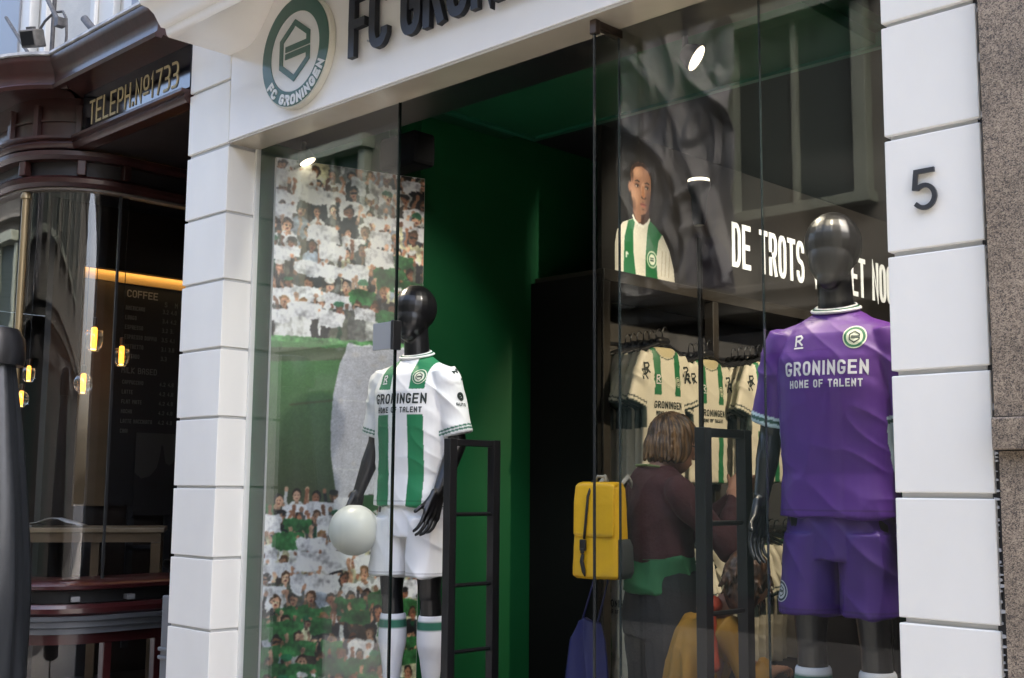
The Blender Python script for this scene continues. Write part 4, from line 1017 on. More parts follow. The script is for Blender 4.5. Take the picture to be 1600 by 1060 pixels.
hp = MB().box(-.03, .0, .031, 4.3, ZB+.036, 3.449).build('header_panel', sheetm, cab)
# white words on the header, one mesh per word
xo = 3.135-1.85
for wd_ in ('DE', 'TROTS', 'VAN', 'HET', 'NOORDEN'):
    st, W = text2d(wd_, .285, .098, .034, .0145)
    flat_strokes(MB(), st, lambda a, b, c: (.0008+c, xo+a, 2.825+b), depth=.004).build('header_word', mat('header_white', (.8,.8,.78), .5, emit=(1,.97,.9), estr=.0), hp)
    xo += W+.10
# portrait of a footballer in the striped shirt
def portrait(px_, dim, purple=False):
    W_, H_ = .56, .66; c = Canvas(W_, H_, px_); k = dim
    def cc(r, g, b): return (r*k, g*k, b*k)
    sh = [(.0,.0),(.0,.16),(.02,.235),(.07,.285),(.15,.315),(.19,.33),(.30,.335),(.36,.305),(.44,.26),(.50,.18),(.54,.08),(.55,0)]
    c.poly(sh, cc(54,28,86) if purple else cc(214,208,192), .03)
    if not purple:
        c.poly([(.075,.0),(.185,.0),(.165,.12),(.165,.25),(.185,.325),(.12,.30),(.085,.20)], cc(36,104,60), .04)
        c.poly([(.275,.0),(.385,.0),(.375,.12),(.395,.22),(.43,.265),(.36,.31),(.31,.335),(.29,.25),(.275,.12)], cc(36,104,60), .04)
        c.poly([(.0,.0),(.03,.0),(.045,.18),(.03,.25),(.0,.16)], cc(170,164,150), .04)
        for a in (.42,.455,.49): c.line((a,.02),(a+.012,.17), .006, cc(170,160,140))
        c.el(.335,.105,.048,.05, cc(214,220,190)); c.el(.335,.105,.040,.042, cc(36,104,60)); c.el(.335,.105,.030,.032, cc(220,224,200)); c.line((.318,.112),(.350,.112),.007,cc(30,60,40)); c.line((.318,.099),(.350,.099),.007,cc(30,60,40))
        c.line((.10,.085),(.10,.12), .012, cc(220,222,210)); c.line((.10,.12),(.118,.105), .010, cc(220,222,210))
    S = cc(150,108,84); D = cc(70,46,36); L_ = cc(216,170,138)
    # neck, head, ear
    c.poly([(.155,.325),(.165,.46),(.30,.44),(.315,.335),(.26,.285),(.20,.285)], D, .03)
    c.poly([(.165,.36),(.16,.46),(.235,.44),(.235,.31),(.20,.295)], S, .03)
    for i in range(3): pass
    nk = [(.150,.335),(.17,.305),(.21,.280),(.26,.278),(.305,.305),(.322,.338),(.312,.345),(.29,.318),(.255,.296),(.215,.298),(.182,.318),(.162,.345)]
    c.poly(nk, cc(225,222,210) if not purple else cc(190,190,200))
    c.el(.132,.50,.020,.036, D); c.el(.135,.50,.013,.026, S)
    c.poly([(.145,.60),(.142,.52),(.148,.45),(.170,.395),(.205,.362),(.240,.350),(.275,.362),(.305,.400),(.322,.46),(.330,.53),(.325,.585),(.28,.64),(.19,.64)], S, .03)
    c.el(.235,.575,.095,.085, S); c.el(.20,.60,.06,.045, L_, soft=True, a=.5)
    c.poly([(.145,.575),(.150,.61),(.175,.645),(.225,.66),(.285,.652),(.322,.61),(.333,.56),(.322,.585),(.30,.618),(.24,.636),(.185,.622),(.158,.596)], cc(52,36,28), .05)
    c.el(.155,.57,.018,.045, cc(60,42,32), soft=True, a=.8)
    c.el(.18,.455,.055,.075, L_, soft=True, a=.45); c.el(.255,.50,.022,.055, L_, soft=True, a=.75)
    c.el(.305,.43,.04,.09, D, soft=True, a=.6); c.el(.165,.40,.03,.05, D, soft=True, a=.5)
    for ex in (.200,.290):
        c.el(ex,.518,.030,.018, D, soft=True, a=.8); c.el(ex,.514,.014,.0065, cc(205,190,175)); c.el(ex+.004,.514,.0065,.0068, cc(24,16,12))
        c.line((ex-.016,.520),(ex+.016,.520), .0045, cc(40,24,18)); c.poly([(ex-.026,.538),(ex,.551),(ex+.024,.545),(ex+.022,.538),(ex,.541)], cc(34,22,16))
    c.poly([(.246,.52),(.240,.47),(.236,.455),(.262,.447),(.282,.457),(.268,.48),(.262,.52)], cc(164,110,76), .02)
    c.el(.243,.455,.008,.006, D); c.el(.276,.455,.008,.006, D); c.line((.246,.448),(.272,.448), .005, D)
    c.el(.255,.412,.030,.010, cc(140,78,66)); c.line((.226,.413),(.284,.413), .0035, cc(70,36,30)); c.el(.255,.402,.024,.008, cc(166,98,82), soft=True)
    c.el(.255,.385,.02,.007, D, soft=True, a=.6); c.el(.252,.428,.012,.006, D, soft=True, a=.5)
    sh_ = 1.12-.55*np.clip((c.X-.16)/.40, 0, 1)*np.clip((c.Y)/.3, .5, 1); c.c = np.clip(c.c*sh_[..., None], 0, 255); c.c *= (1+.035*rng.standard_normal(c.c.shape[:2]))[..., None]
    msk = c.mask; k0 = c.c.copy(); soften(c, 2); e = msk.copy(); e[1:-1, 1:-1] = msk[1:-1, 1:-1] & msk[:-2, 1:-1] & msk[2:, 1:-1] & msk[1:-1, :-2] & msk[1:-1, 2:]; c.c = np.where(e[..., None], c.c, k0)
    return c
c1 = portrait(.003, 1.)
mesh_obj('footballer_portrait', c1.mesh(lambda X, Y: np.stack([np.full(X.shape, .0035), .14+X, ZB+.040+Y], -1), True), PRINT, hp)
c2 = portrait(.0045, .16, True)
mesh_obj('footballer_portrait', c2.mesh(lambda X, Y: np.stack([np.full(X.shape, .0022), .80+X*.95, 2.66+Y*1.05], -1), True), PRINT, hp)['label'] = 'dim portrait of a footballer in dark purple'

# ------------------------------------------------------------------ hanging jerseys
def hang_jersey():
    t = thing('hanging_jersey', 'x', 'jersey', (0,0,0))
    pose = {s: ((s*.165,0,1.475), (s*.235,0,1.24), 1.) for s in (-1, 1)}
    mb = MB()
    mb.loft([(0,0,.84,.190,.030),(0,0,1.0,.186,.034),(0,0,1.2,.186,.038),(0,0,1.36,.195,.040),(0,0,1.44,.190,.036),(0,0,1.50,.165,.030),(0,0,1.545,.12,.024),(0,0,1.56,.085,.02)], 36)
    for s in (-1, 1):
        sh, hem = Vector(pose[s][0]), Vector(pose[s][1]); d = (hem-sh).normalized(); e1 = d.cross(Vector((0,1,0))).normalized(); rings = []
        for t_, rad in ((-.2,.045),(.1,.062),(.5,.070),(1.,.076)):
            p = sh+(hem-sh)*t_; rings.append([p+e1*math.cos(2*PI*k/20)*rad+Vector((0,1,0))*math.sin(2*PI*k/20)*.026 for k in range(20)])
        mb.rings(rings)
    me = organic(mb, .0075, 5); P = coords(me); N = normals(me)
    x, y, z = P.T; C_ = np.tile(np.array((.66,.635,.54)), (len(P), 1)); ax = np.abs(x)
    C_[(ax > .058) & (ax < .116) & ((z > 1.30) | (z < 1.14))] = (.010,.15,.055)
    arm = np.zeros(len(P), bool)
    for s in (-1, 1):
        sh, hem = np.array(pose[s][0]), np.array(pose[s][1]); d = hem-sh; L = np.linalg.norm(d); d /= L; t_ = (P-sh)@d
        a = (np.sign(x) == s) & (t_ > L-.036) & (ax > .165) & (z > 1.12); C_[a & (t_ < L-.026)] = (.02,.04,.04); C_[a & (t_ > L-.012)] = (.02,.04,.04)
    nk = (x/.082)**2+((z-1.565)/.062)**2; C_[(nk < 1.35) & (y < .0)] = (.55,.52,.40); C_[(nk < 1.35) & (nk > 1.12) & (y < 0)] = (.03,.06,.04); C_[(nk < .95) & (y < .0)] = (.50,.44,.27)
    P2 = P+N*wrinkle(P, N, .010, 'shirt')[:, None]; set_coords(me, P2); vcol(me, C_)
    bvh = BVHTree.FromPolygons([tuple(p) for p in P2], [tuple(p.vertices) for p in me.polygons])
    j = mesh_obj('shirt', me, JERS, t)
    st, W = text2d('GRONINGEN', .040, .0225, .0068, .0060, step=.012, align='c'); project(st, bvh, (0,0,1.225), (1,0,0), (0,0,1), (0,1,0)).build('lettering', INK_D, j)
    st, W = text2d('HOME OF TALENT', .021, .0115, .004, .0038, step=.012, align='c'); project(st, bvh, (0,0,1.19), (1,0,0), (0,0,1), (0,1,0)).build('lettering', INK_D, j)
    badge(bvh, (.087,0,1.375), (1,0,0), (0,0,1), (0,1,0), .030, j)
    project(brandmark(1.1), bvh, (-.098,0,1.37), (1,0,0), (0,0,1), (0,1,0)).build('maker_mark', INK_W, j)
    for s in (-1, 1):
        for kk, (ox, oz) in enumerate(((0,0),(.030*s,-.035))):
            project([(k, [[(p[0]*1.6, p[1]*1.6) for p in q] for q in qs]) for k, qs in brandmark(1.)[:2]], bvh, (s*.172+ox*.6-.02,0,1.415+oz), (1,0,0), (0,0,1), (0,1,0)).build('sleeve_mark', INK_D, j)
    MB().cap((-.03,0,1.585), (-.19,0,1.535), .014, .008, 8).cap((.03,0,1.585), (.19,0,1.535), .014, .008, 8).cap((-.035,0,1.60), (.035,0,1.60), .022, .022, 10).tube([(0,0,1.61),(0,0,1.655),(.012,0,1.675),(.03,0,1.68),(.04,0,1.668)], .004, 6).build('hanger', BLACKS, t, smooth=True)
    return t
HJ = hang_jersey(); used = False
def place(x, y, z, rz, label, group):
    global used
    if not used: HJ.location = (x,y,z); HJ.rotation_euler = (0,0,rz); HJ['label'] = label; HJ['group'] = group; used = True; return
    dup(HJ, (x,y,z), rz, label, group)
def stack(y, label_front, label_rest, group, n, z, x0=-3.98, dx=.052):
    for i in range(n):
        place(x0-dx*i, y+.004*math.sin(i*2.3)+ .010*i, z+.003*math.cos(i*1.7), PI/2+.05*math.sin(i*1.9+.5)-.04, label_front if i == 0 else label_rest, group)
stack(2.19, 'front jersey of the left upper rail, badge and sponsor words in full view', 'white and green jersey hanging behind the front one of the left upper rail', 'jerseys on the left upper rail', 7, .80)
stack(3.20, 'front jersey of the right upper rail, half hidden by the purple mannequin', 'white and green jersey hanging behind the front one of the right upper rail', 'jerseys on the right upper rail', 6, .80)
stack(2.78, 'jersey hanging just right of the black upright between the two rails', 'white jersey sleeve showing right beside the black upright', 'jerseys beside the upright', 4, .79, x0=-4.10)
for i in range(22):
    place(-4.2+.01*math.sin(i*3.1), 2.12+.085*i, -.27+.006*math.sin(i*2.), .10*math.sin(i*2.7), 'white jersey hanging edge-on from the lower rail', 'jerseys on the lower rail')

# ------------------------------------------------------------------ shopper with short brown hair
wm = thing('person', 'person with short brown hair in a maroon sweater seen from behind, hands raised', 'person', (-3.06,.96,.15), math.radians(152)); wm.scale = (1.12,)*3
HC = Vector((0,-.062,1.462)); HR = Matrix.Rotation(.30, 3, 'X')       # head bowed towards the hands
def hv(x, y, z): return tuple(HC+HR@(Vector((x, y, z))*.87))
mb = MB()
mb.ell(hv(0,0,.0), .064, .080, .091, HR); mb.ell(hv(0,-.03,-.06), .049, .052, .061, HR); mb.ell(hv(0,-.098,-.025), .010, .016, .018, HR)
mb.ell(hv(0,-.085,-.066), .022, .010, .008, HR); mb.cap(hv(-.03,-.088,.012), hv(.03,-.088,.012), .007, .007)
for s_ in (-1, 1): mb.ell(hv(s_*.076,.008,-.015), .009, .016, .024, HR)
mb.cap((0,.03,1.32), hv(0,.01,-.05), .048, .046)
mb.loft([(0,0,.86,.13,.095),(0,0,1.0,.115,.085),(0,.0,1.2,.125,.08),(0,.01,1.28,.125,.07),(0,.02,1.34,.07,.05)], 24)
AW = {-1: [(-.168,.01,1.285),(-.225,-.16,1.08),(-.085,-.255,1.275)], 1: [(.168,.01,1.285),(.25,-.17,1.07),(.055,-.37,1.275)]}
for s in (-1, 1):
    sh, el, wr = map(Vector, AW[s]); mb.cap(sh, el, .045, .036); mb.cap(el, wr, .036, .023)
    hand(mb, wr, (-s*.25,-.5,.55), (-s*.7,-.2,-.5), (-s*.2,.3,.9), curl=.8, s=.82)
    mb.cap((s*.085,0,.86), (s*.09,.0,.46), .085, .055); mb.cap((s*.09,0,.46), (s*.095,.02,.06), .053, .035); mb.cap((s*.098,.03,.045), (s*.11,-.14,.03), .036, .028)
mesh_obj('body', organic(mb, .0042, 4), mat('skin', (.36,.185,.12), .5), wm)
def garment(name, mb, m, parent, amp=.008, voxel=.006, kind='x', it=6):
    me = organic(mb, voxel, it); P = coords(me); N = normals(me); set_coords(me, P+N*wrinkle(P, N, amp, kind)[:, None]); return mesh_obj(name, me, m, parent)
mb = MB(); mb.loft([(0,.01,1.02,.146,.125),(0,.01,1.06,.148,.127),(0,.01,1.14,.146,.118),(0,.01,1.24,.162,.112),(0,.015,1.31,.160,.095),(0,.02,1.35,.11,.08),(0,.02,1.375,.065,.062)], 32)
for s in (-1, 1):
    sh, el, wr = map(Vector, AW[s]); mb.cap(sh, el, .060, .047); mb.cap(el, wr-(wr-el)*.10, .047, .034)
garment('sweater', mb, mat('maroon_knit', (.036,.006,.009), .85, bump=.3, bscale=90), wm, .014)
mb = MB(); mb.loft([(0,.01,.915,.158,.138),(0,.01,.95,.155,.133),(0,.01,1.05,.152,.125)], 32); garment('green_shirt', mb, mat('green_jersey_cotton', (.012,.10,.035), .8), wm, .020)
mb = MB(); mb.loft([(0,0,1.0,.150,.122),(0,0,.9,.170,.135),(0,0,.84,.185,.14),(0,0,.76,.18,.13)], 28)
for s in (-1, 1): mb.cap((s*.088,0,.80), (s*.095,0,.46), .105, .078); mb.cap((s*.095,0,.46), (s*.10,.02,.09), .077, .062)
garment('jeans', mb, mat('dark_denim', (.005,.008,.010), .85, bump=.15, bscale=120), wm, .008)
# hair: a short bob with strands
mb = MB(); mb.ell(hv(0,.022,.026), .080, .093, .088, HR); mb.ell(hv(0,.05,-.03), .076, .070, .075, HR)
for s_ in (-1, 1): mb.ell(hv(s_*.062,.012,-.025), .028, .056, .060, HR)
mb.cap(hv(0,.062,-.05), hv(0,.055,-.075), .05, .036)
_h = random.Random(9)
for i in range(46):
    a_ = _h.uniform(-2.3, 2.3); mb.cap(hv(.082*math.sin(a_), .035+.082*math.cos(a_), -.02+_h.uniform(-.02,.05)), hv(.080*math.sin(a_+.15), .035+.078*math.cos(a_+.15), -.075+_h.uniform(-.022,.015)-.012*math.cos(a_)), .010, .0035, 8)
me = organic(mb, .0034, 2); P = coords(me); N = normals(me); a = np.arctan2(P[:, 0], P[:, 1]+.02)
d = .002*np.sin(a*34+2.4*nz(P, 6,6,4, 1.)*4)+.003*np.sin(a*13+P[:, 2]*18)+.005*nz(P, 12, 12, 9, 4.); set_coords(me, P+N*d[:, None])
f = .5+.5*np.sin(a*38+7*nz(P, 8,8,3, 2.)); f2 = np.clip(.5+1.5*nz(P, 60,60,6, 6.), 0, 1); base = np.array((.034,.016,.007)); hi = np.array((.27,.15,.06))
kk = np.clip(f*.5+f2*.5, 0, 1)[:, None]**1.5; vcol(me, base*(1-kk)+hi*kk)
mesh_obj('hair', me, mat('hair_strands', attr='Col', rough=.45), wm)
MB().tube([hv(-.078,0,.0), hv(-.07,-.085,.0)], .0022, 6).tube([hv(.078,0,.0), hv(.07,-.085,.0)], .0022, 6).tube([hv(.04+.026*math.cos(2*PI*k/14), -.106, .0+.02*math.sin(2*PI*k/14)) for k in range(14)], .0022, 6, closed=True).tube([hv(-.04+.026*math.cos(2*PI*k/14), -.106, .0+.02*math.sin(2*PI*k/14)) for k in range(14)], .0022, 6, closed=True).build('glasses', BLACKS, wm)
MB().tube([(.070,.035,1.372),(.052,.075,1.378),(0,.09,1.378),(-.052,.075,1.378),(-.070,.035,1.372)], .005, 6).build('necklace_cord', mat('olive_cord', (.12,.16,.05), .7), wm)

# yellow backpack
YEL = mat('yellow_rubber', (.66,.38,.010), .42, coat=.08, var=.07, vscale=9, bump=.15, bscale=60)
BPS = (.84,.84,1.)
bp = thing('backpack', 'bright yellow roll-top backpack with black strap and side pocket', 'backpack', (-3.165,.70,1.235), math.radians(10)); bp.scale = BPS
def bagsec(z, hx, hy): return (0,0,z,hx,hy,.35)
me = organic(MB().loft([bagsec(0,.115,.055), bagsec(.012,.132,.068), bagsec(.12,.128,.070), bagsec(.28,.118,.064), bagsec(.36,.112,.056), bagsec(.378,.102,.045)], 40), .005, 5); P = coords(me); N = normals(me)
set_coords(me, P+N*(.004*nz(P, 9, 9, 4, 1.)+.005*np.exp(-((P[:, 2]-.05)/.05)**2)*nz(P, 14, 14, 12, 3.))[:, None]); mesh_obj('main_body', me, YEL, bp)
me = organic(MB().loft([(0,-.066,.165,.104,.006,.4),(0,-.072,.18,.112,.007,.4),(0,-.070,.30,.112,.007,.4),(0,-.055,.375,.108,.012,.4)], 32).loft([(0,-.01,.366,.110,.060,.4),(0,-.006,.382,.108,.058,.4),(0,0,.388,.09,.045,.4)], 32), .004, 4)
mesh_obj('flap', me, YEL, bp)
for xx in (.0,):
    MB().tube([(-.02,-.045,.39),(-.025,-.082,.33),(-.035,-.088,.22),(-.045,-.084,.16)], .0065, 8).build('strap', BLACKM, bp, smooth=True)
    MB().cbox((-.05,-.086,.135), (.034,.014,.045)).cbox((-.05,-.092,.112),(.02,.012,.02)).build('buckle', BLACKS, bp, bevel=.004)
    MB().tube([(-.052,-.084,.10),(-.058,-.084,.07),(-.046,-.084,.03),(-.040,-.084,.012)], [.008,.010,.010,.004], 8).build('strap_tail', BLACKM, bp, smooth=True)
MB().loft([(.128,0,.005,.014,.052,.5),(.138,0,.03,.018,.058,.5),(.136,0,.13,.016,.056,.5),(.126,0,.16,.01,.05,.5)], 24).build('side_pocket', mat('dark_mesh_pocket', (.03,.032,.03), .8), bp, smooth=True)
for s in (-1, 1): MB().tube([(s*.06,.06,.36),(s*.065,.15,.41),(s*.07,.24,.33),(s*.075,.22,.15),(s*.07,.07,.03)], .011, 8).build('shoulder_strap', mat('grey_strap', (.35,.34,.30), .7), bp, smooth=True)
MB().tube([(-.03,.0,.385),(-.02,.0,.41),(.02,.0,.41),(.03,0,.385)], .006, 8).build('top_loop', mat('grey_strap'), bp, smooth=True)

# blue shopping bag
tb = thing('shopping_bag', 'dark blue shopping bag with white and light blue logo by the shopper', 'bag', (-3.285,.76,.60), math.radians(28)); tb.scale = (.66,.8,1.)
me = organic(MB().loft([(0,0,0,.15,.055,.4),(0,0,.02,.155,.06,.4),(0,0,.2,.145,.045,.5),(0,0,.38,.115,.028,.6),(.01,0,.46,.075,.016,.7)], 36), .005, 4); P = coords(me); N = normals(me)
P2 = P+N*(.022*(1-np.abs(nz(P, 7, 7, 2.2, 1.)*2)-.6))[:, None]; set_coords(me, P2); mesh_obj('bag_body', me, mat('blue_plastic', (.006,.010,.075), .45, coat=.1), tb)
bvh = BVHTree.FromPolygons([tuple(p) for p in P2], [tuple(p.vertices) for p in me.polygons])
project([(k, ribbon([(-.09+.022*k,.02),(-.06+.022*k,.115)], .011, .02)) for k in range(3)], bvh, (0,0,0), (1,0,0), (0,0,1), (0,1,0)).build('logo_bars', mat('light_blue_ink', (.12,.42,.75), .5), tb)
st, W = text2d('O', .085, .075, .018, 0, step=.02); st += [(1, ribbon([(.06,.02),(.10,-.012)], .018, .02))]
project(st, bvh, (.0,0,.02), (1,0,0), (0,0,1), (0,1,0)).build('logo_letter', INK_W, tb)
MB().tube([(-.04,0,.45),(.02,.03,.60),(.11,.07,.85),(.154,.088,1.03),(.165,.08,.85),(.11,.04,.60),(.06,0,.45)], .006, 8).build('handle', mat('blue_plastic'), tb, smooth=True)

# child in an ochre coat
ch = thing('person', 'child in an ochre coat with orange hood and brown hair, turned to the rack', 'person', (-2.82,.86,.13), math.radians(165)); ch.scale = (.95,1.0,1.10)
mb = MB(); hc = Vector((-.19,-.13,1.02)); mb.ell(tuple(hc), .07, .082, .09); mb.cap((-.05,-.08,.90), tuple(hc), .045, .045)
mb.ell(tuple(hc+Vector((-.01,-.075,-.02))), .014, .014, .016); mb.loft([(0,0,.48,.10,.08),(0,0,.65,.105,.085),(-.02,-.03,.82,.12,.08),(-.04,-.06,.90,.06,.05)], 20)
for s in (-1, 1):
    mb.cap((s*.12-.03,-.05,.84), (s*.16-.03,-.10,.66), .035, .03); mb.cap((s*.16-.03,-.10,.66), (s*.12-.06,-.24,.70), .03, .022); hand(mb, (s*.12-.06,-.24,.70), (-s*.2,-.9,.1), (0,0,-1), (-s,0,0), .6, .72)
    mb.cap((s*.06,0,.48), (s*.065,0,.05), .05, .032); mb.cap((s*.068,.0,.03), (s*.075,-.10,.022), .026, .022)
mesh_obj('body', organic(mb, .005, 4), mat('skin'), ch)
mb = MB(); mb.loft([(.02,.02,.36,.150,.14),(.015,.02,.5,.135,.125),(0,.01,.66,.120,.108),(-.015,-.02,.80,.125,.10),(-.03,-.05,.88,.10,.08)], 32)
for s in (-1, 1): mb.cap((s*.12-.03,-.05,.83), (s*.165-.03,-.10,.66), .058, .052); mb.cap((s*.165-.03,-.10,.66), (s*.12-.055,-.21,.70), .052, .042)
me = organic(mb, .006, 5); P = coords(me); N = normals(me); aa = np.arctan2(P[:, 0], P[:, 1]); low = np.clip((.85-P[:, 2])/.3, 0, 1)
set_coords(me, P+N*(.010*low*np.sin(aa*11+2*nz(P, 4,4,2, 1.)*3)+.032*(np.clip(1-np.abs(nz(P, 7,7,2.4, 4.)*2), 0, 1)**2-.5)+.006*nz(P, 14, 14, 9, 2.))[:, None]); mesh_obj('coat', me, mat('ochre_cloth', (.30,.155,.012), .7, bump=.1, bscale=60), ch)
mb = MB(); mb.cap((-.10,.02,.915),(-.155,.04,.74), .040, .03); mb.ell((-.10,.0,.93), .055, .05, .035); garment('hood', mb, mat('orange_lining', (.30,.035,.010), .75), ch, .012)
mb = MB(); mb.ell(tuple(hc+Vector((0,.018,.02))), .088, .092, .092); mb.ell(tuple(hc+Vector((0,.05,-.04))), .08, .06, .08)
rr = random.Random(5)
for i in range(80):
    v = Vector((rr.gauss(0,1), rr.gauss(.4,1), rr.gauss(.1,1))).normalized(); p_ = hc+Vector((0,.02,.012))+Vector((v.x*.086,v.y*.09,v.z*.088)); q_ = p_+Vector((v.x*.012+rr.uniform(-.01,.01), v.y*.012+rr.uniform(-.01,.01), -.028)); mb.cap(tuple(p_), tuple(q_), .0085, .003, 8)
me = organic(mb, .0034, 1); P = coords(me); N = normals(me); set_coords(me, P+N*(.003*nz(P, 60,60,60, 2.))[:, None]); kk = np.clip(.4+1.6*nz(P, 45,45,30, 6.), 0, 1)[:, None]; vcol(me, np.array((.03,.014,.008))*(1-kk)+np.array((.09,.04,.018))*kk)
mesh_obj('hair', me, mat('hair_strands'), ch)

# ------------------------------------------------------------------ lamps of the shop, seen and added
spot('ceiling_spotlight', 'lit round spotlight above the crowd mural', (-4.76,.345,3.19), (-4.02,.52,1.9), 34, 46, r=.040, head=(.35,.25,-.9))
spot('ceiling_spotlight', 'tilted bright oval spotlight high behind the right pane', (-2.53,.50,3.20), (-1.95,.47,2.2), 34, 70, r=.050, head=(.75,.33,-.56))
spot('ceiling_spotlight', 'spotlight hidden above the purple mannequin', (-1.78,.22,3.22), (-1.95,.47,2.1), 20, 80, r=.045)
spot('ceiling_spotlight', 'added unseen spotlight over the porch, aimed at the green wall', (-3.5,.62,3.46), (-4.62,1.35,.3), 30, 44, r=.03, color=(.9,1,.92), group=None)  # added fill for the lower green wall, head kept out of sight
spot('ceiling_spotlight', 'added spotlight hidden behind the shutter box to brighten the crowd mural', (-2.85,.64,3.44), (-4.72,.60,1.8), 30, 66, color=(1,.93,.82), group=None)  # extra lamp put in to light the mural evenly, hidden from the camera
spot('ceiling_spotlight', 'added out-of-view spotlight aimed at the header portrait', (-1.55,1.7,3.40), (-4.1,2.45,3.0), 130, 30, color=(1,.9,.74), group=None)  # added to brighten the portrait, tucked behind the right pillar
spot('ceiling_spotlight', 'added out-of-view spotlight aimed at the header words', (-1.5,3.2,3.45), (-4.1,4.3,2.9), 260, 62, color=(1,.92,.8), group=None)  # added so the white words read bright, fixture not in view
spot('ceiling_spotlight', 'added out-of-view spotlight aimed at the hanging jerseys', (-1.6,2.6,3.42), (-4.0,2.6,1.9), 120, 44, color=(1,.80,.55), group=None)  # added warm light for the jersey rails, fixture behind the pillar
spot('ceiling_spotlight', 'added out-of-view spotlight over the shoppers', (-1.5,1.3,3.40), (-2.95,1.0,1.3), 12, 60, color=(1,.84,.62), group=None)  # added weak fill on the two figures, source unseen
fl = thing('floor_lamp', 'slim black lamp post with a lit round head inside the right pane', 'lamp', (-3.235,1.50,.17))
MB().lathe([(0,0),(.11,0),(.11,.015),(.02,.03),(.012,.05),(.012,2.60),(0,2.60)], seg=20).build('pole', BLACKS, fl, auto=40)
MB().lathe([(0,2.66),(.026,2.66),(.034,2.69),(.036,2.79),(.056,2.845),(.056,2.865),(0,2.865)], seg=28).build('lamp_head', BLACKS, fl, auto=40)
MB().lathe([(0,2.866),(.051,2.866),(.051,2.880),(0,2.886)], seg=28).build('lens', mat('lit_lens'), fl, auto=40)

# ================================================================== CAFE INTERIOR
mbd = thing('menu_board', 'black menu board headed COFFEE under an amber lit strip', 'menu board', (-7.632,.90,1.45))
MB().box(-.010, .0, -.06, 1.1, 0, 1.525).build('board', mat('menu_black', (.010,.010,.011), .6), mbd)
MB().box(-.012, .006, -.30, 1.1, 1.528, 1.604).build('lit_strip_board', mat('amber_board', (.62,.40,.16), .5, var=.12, vscale=4, stretch=(1,.3,1)), mbd)
MB().box(-.010, .004, -.30, -.062, 0, 1.525).build('side_board', mat('ochre_board', (.12,.08,.04), .6, var=.2), mbd)
MB().box(-.012, .035, -.30, 1.1, 1.606, 1.622).build('led_profile', BLACKM, mbd)
_L = bpy.data.lights.new('led_line', 'AREA'); _L.shape = 'RECTANGLE'; _L.size = .02; _L.size_y = 1.4; _L.energy = .15; _L.color = (1,.62,.22)
_lo = bpy.data.objects.new('led_line', _L); COL.objects.link(_lo); _lo.parent = mbd; _lo.location = (.026,.4,1.603)
CHK = mat('menu_chalk', (.30,.28,.25), .7); CHK2 = mat('menu_chalk_faint', (.13,.13,.125), .7)
def mtext(t_, y0, z0, h, wd, tt, m, gap=.006):
    st, W = text2d(t_, h, wd, tt, gap); flat_strokes(MB(), st, lambda a, b, c: (.0012+c, y0+a, z0+b), depth=.0004).build('menu_line', m, mbd)
mtext('COFFEE', .015, 1.435, .052, .034, .0085, CHK)
mtext('S', .305, 1.395, .036, .02, .005, CHK2); mtext('M', .385, 1.395, .036, .022, .005, CHK2)
for i, (a, p_) in enumerate((('AMERICANO','3.2 4.0'),('LUNGO','3.4 4.2'),('ESPRESSO','3.2 3.9'),('ESPRESSO DOPPIO','3.5 4.1'),('RISTRETTO','3.1 3.8'),('CORTADO','3.3'))):
    z = 1.345-.067*i; mtext(a, .01, z, .030, .0135, .0045, CHK2, .004); mtext(p_, .292, z, .030, .0155, .0045, CHK2, .005)
mtext('MILK BASED', .0, .905, .042, .024, .006, CHK2)
for i, a in enumerate(('CAPPUCCINO','LATTE','FLAT WHITE','MOCHA','LATTE MACCHIATO','CHAI')):
    z = .83-.067*i; mtext(a, .01, z, .028, .0130, .004, CHK2, .004); mtext('4.2 4.8', .292, z, .028, .0155, .004, CHK2, .005)
wp = thing('wall_poster', 'dim grey poster with rounded dripping shapes on the cafe wall', 'poster', (-7.632,1.03,1.38))
MB().box(0, .006, 0, .31, 0, .60).build('poster_sheet', mat('poster_dark', (.012,.012,.013), .6), wp)
c = Canvas(.31,.58,.006,(0,0,0)); c.poly([(0,.575),(.31,.575),(.31,.40),(.29,.36),(.26,.345),(.23,.36),(.215,.42),(.20,.50),(.19,.42),(.17,.33),(.12,.27),(.05,.25),(0,.29)], (62,60,58), .05)
mesh_obj('poster_print', c.mesh(lambda X, Y: np.stack([np.full(X.shape,.008), X, Y], -1), True), PRINT, wp)
AMB = mat('glowing_filament', (1,.5,.1), .5, emit=(1,.36,.035), estr=.6)
BULB = glass_mat('bulb_glass', (.97,.95,.90), boost=1.6, ior=1.6)
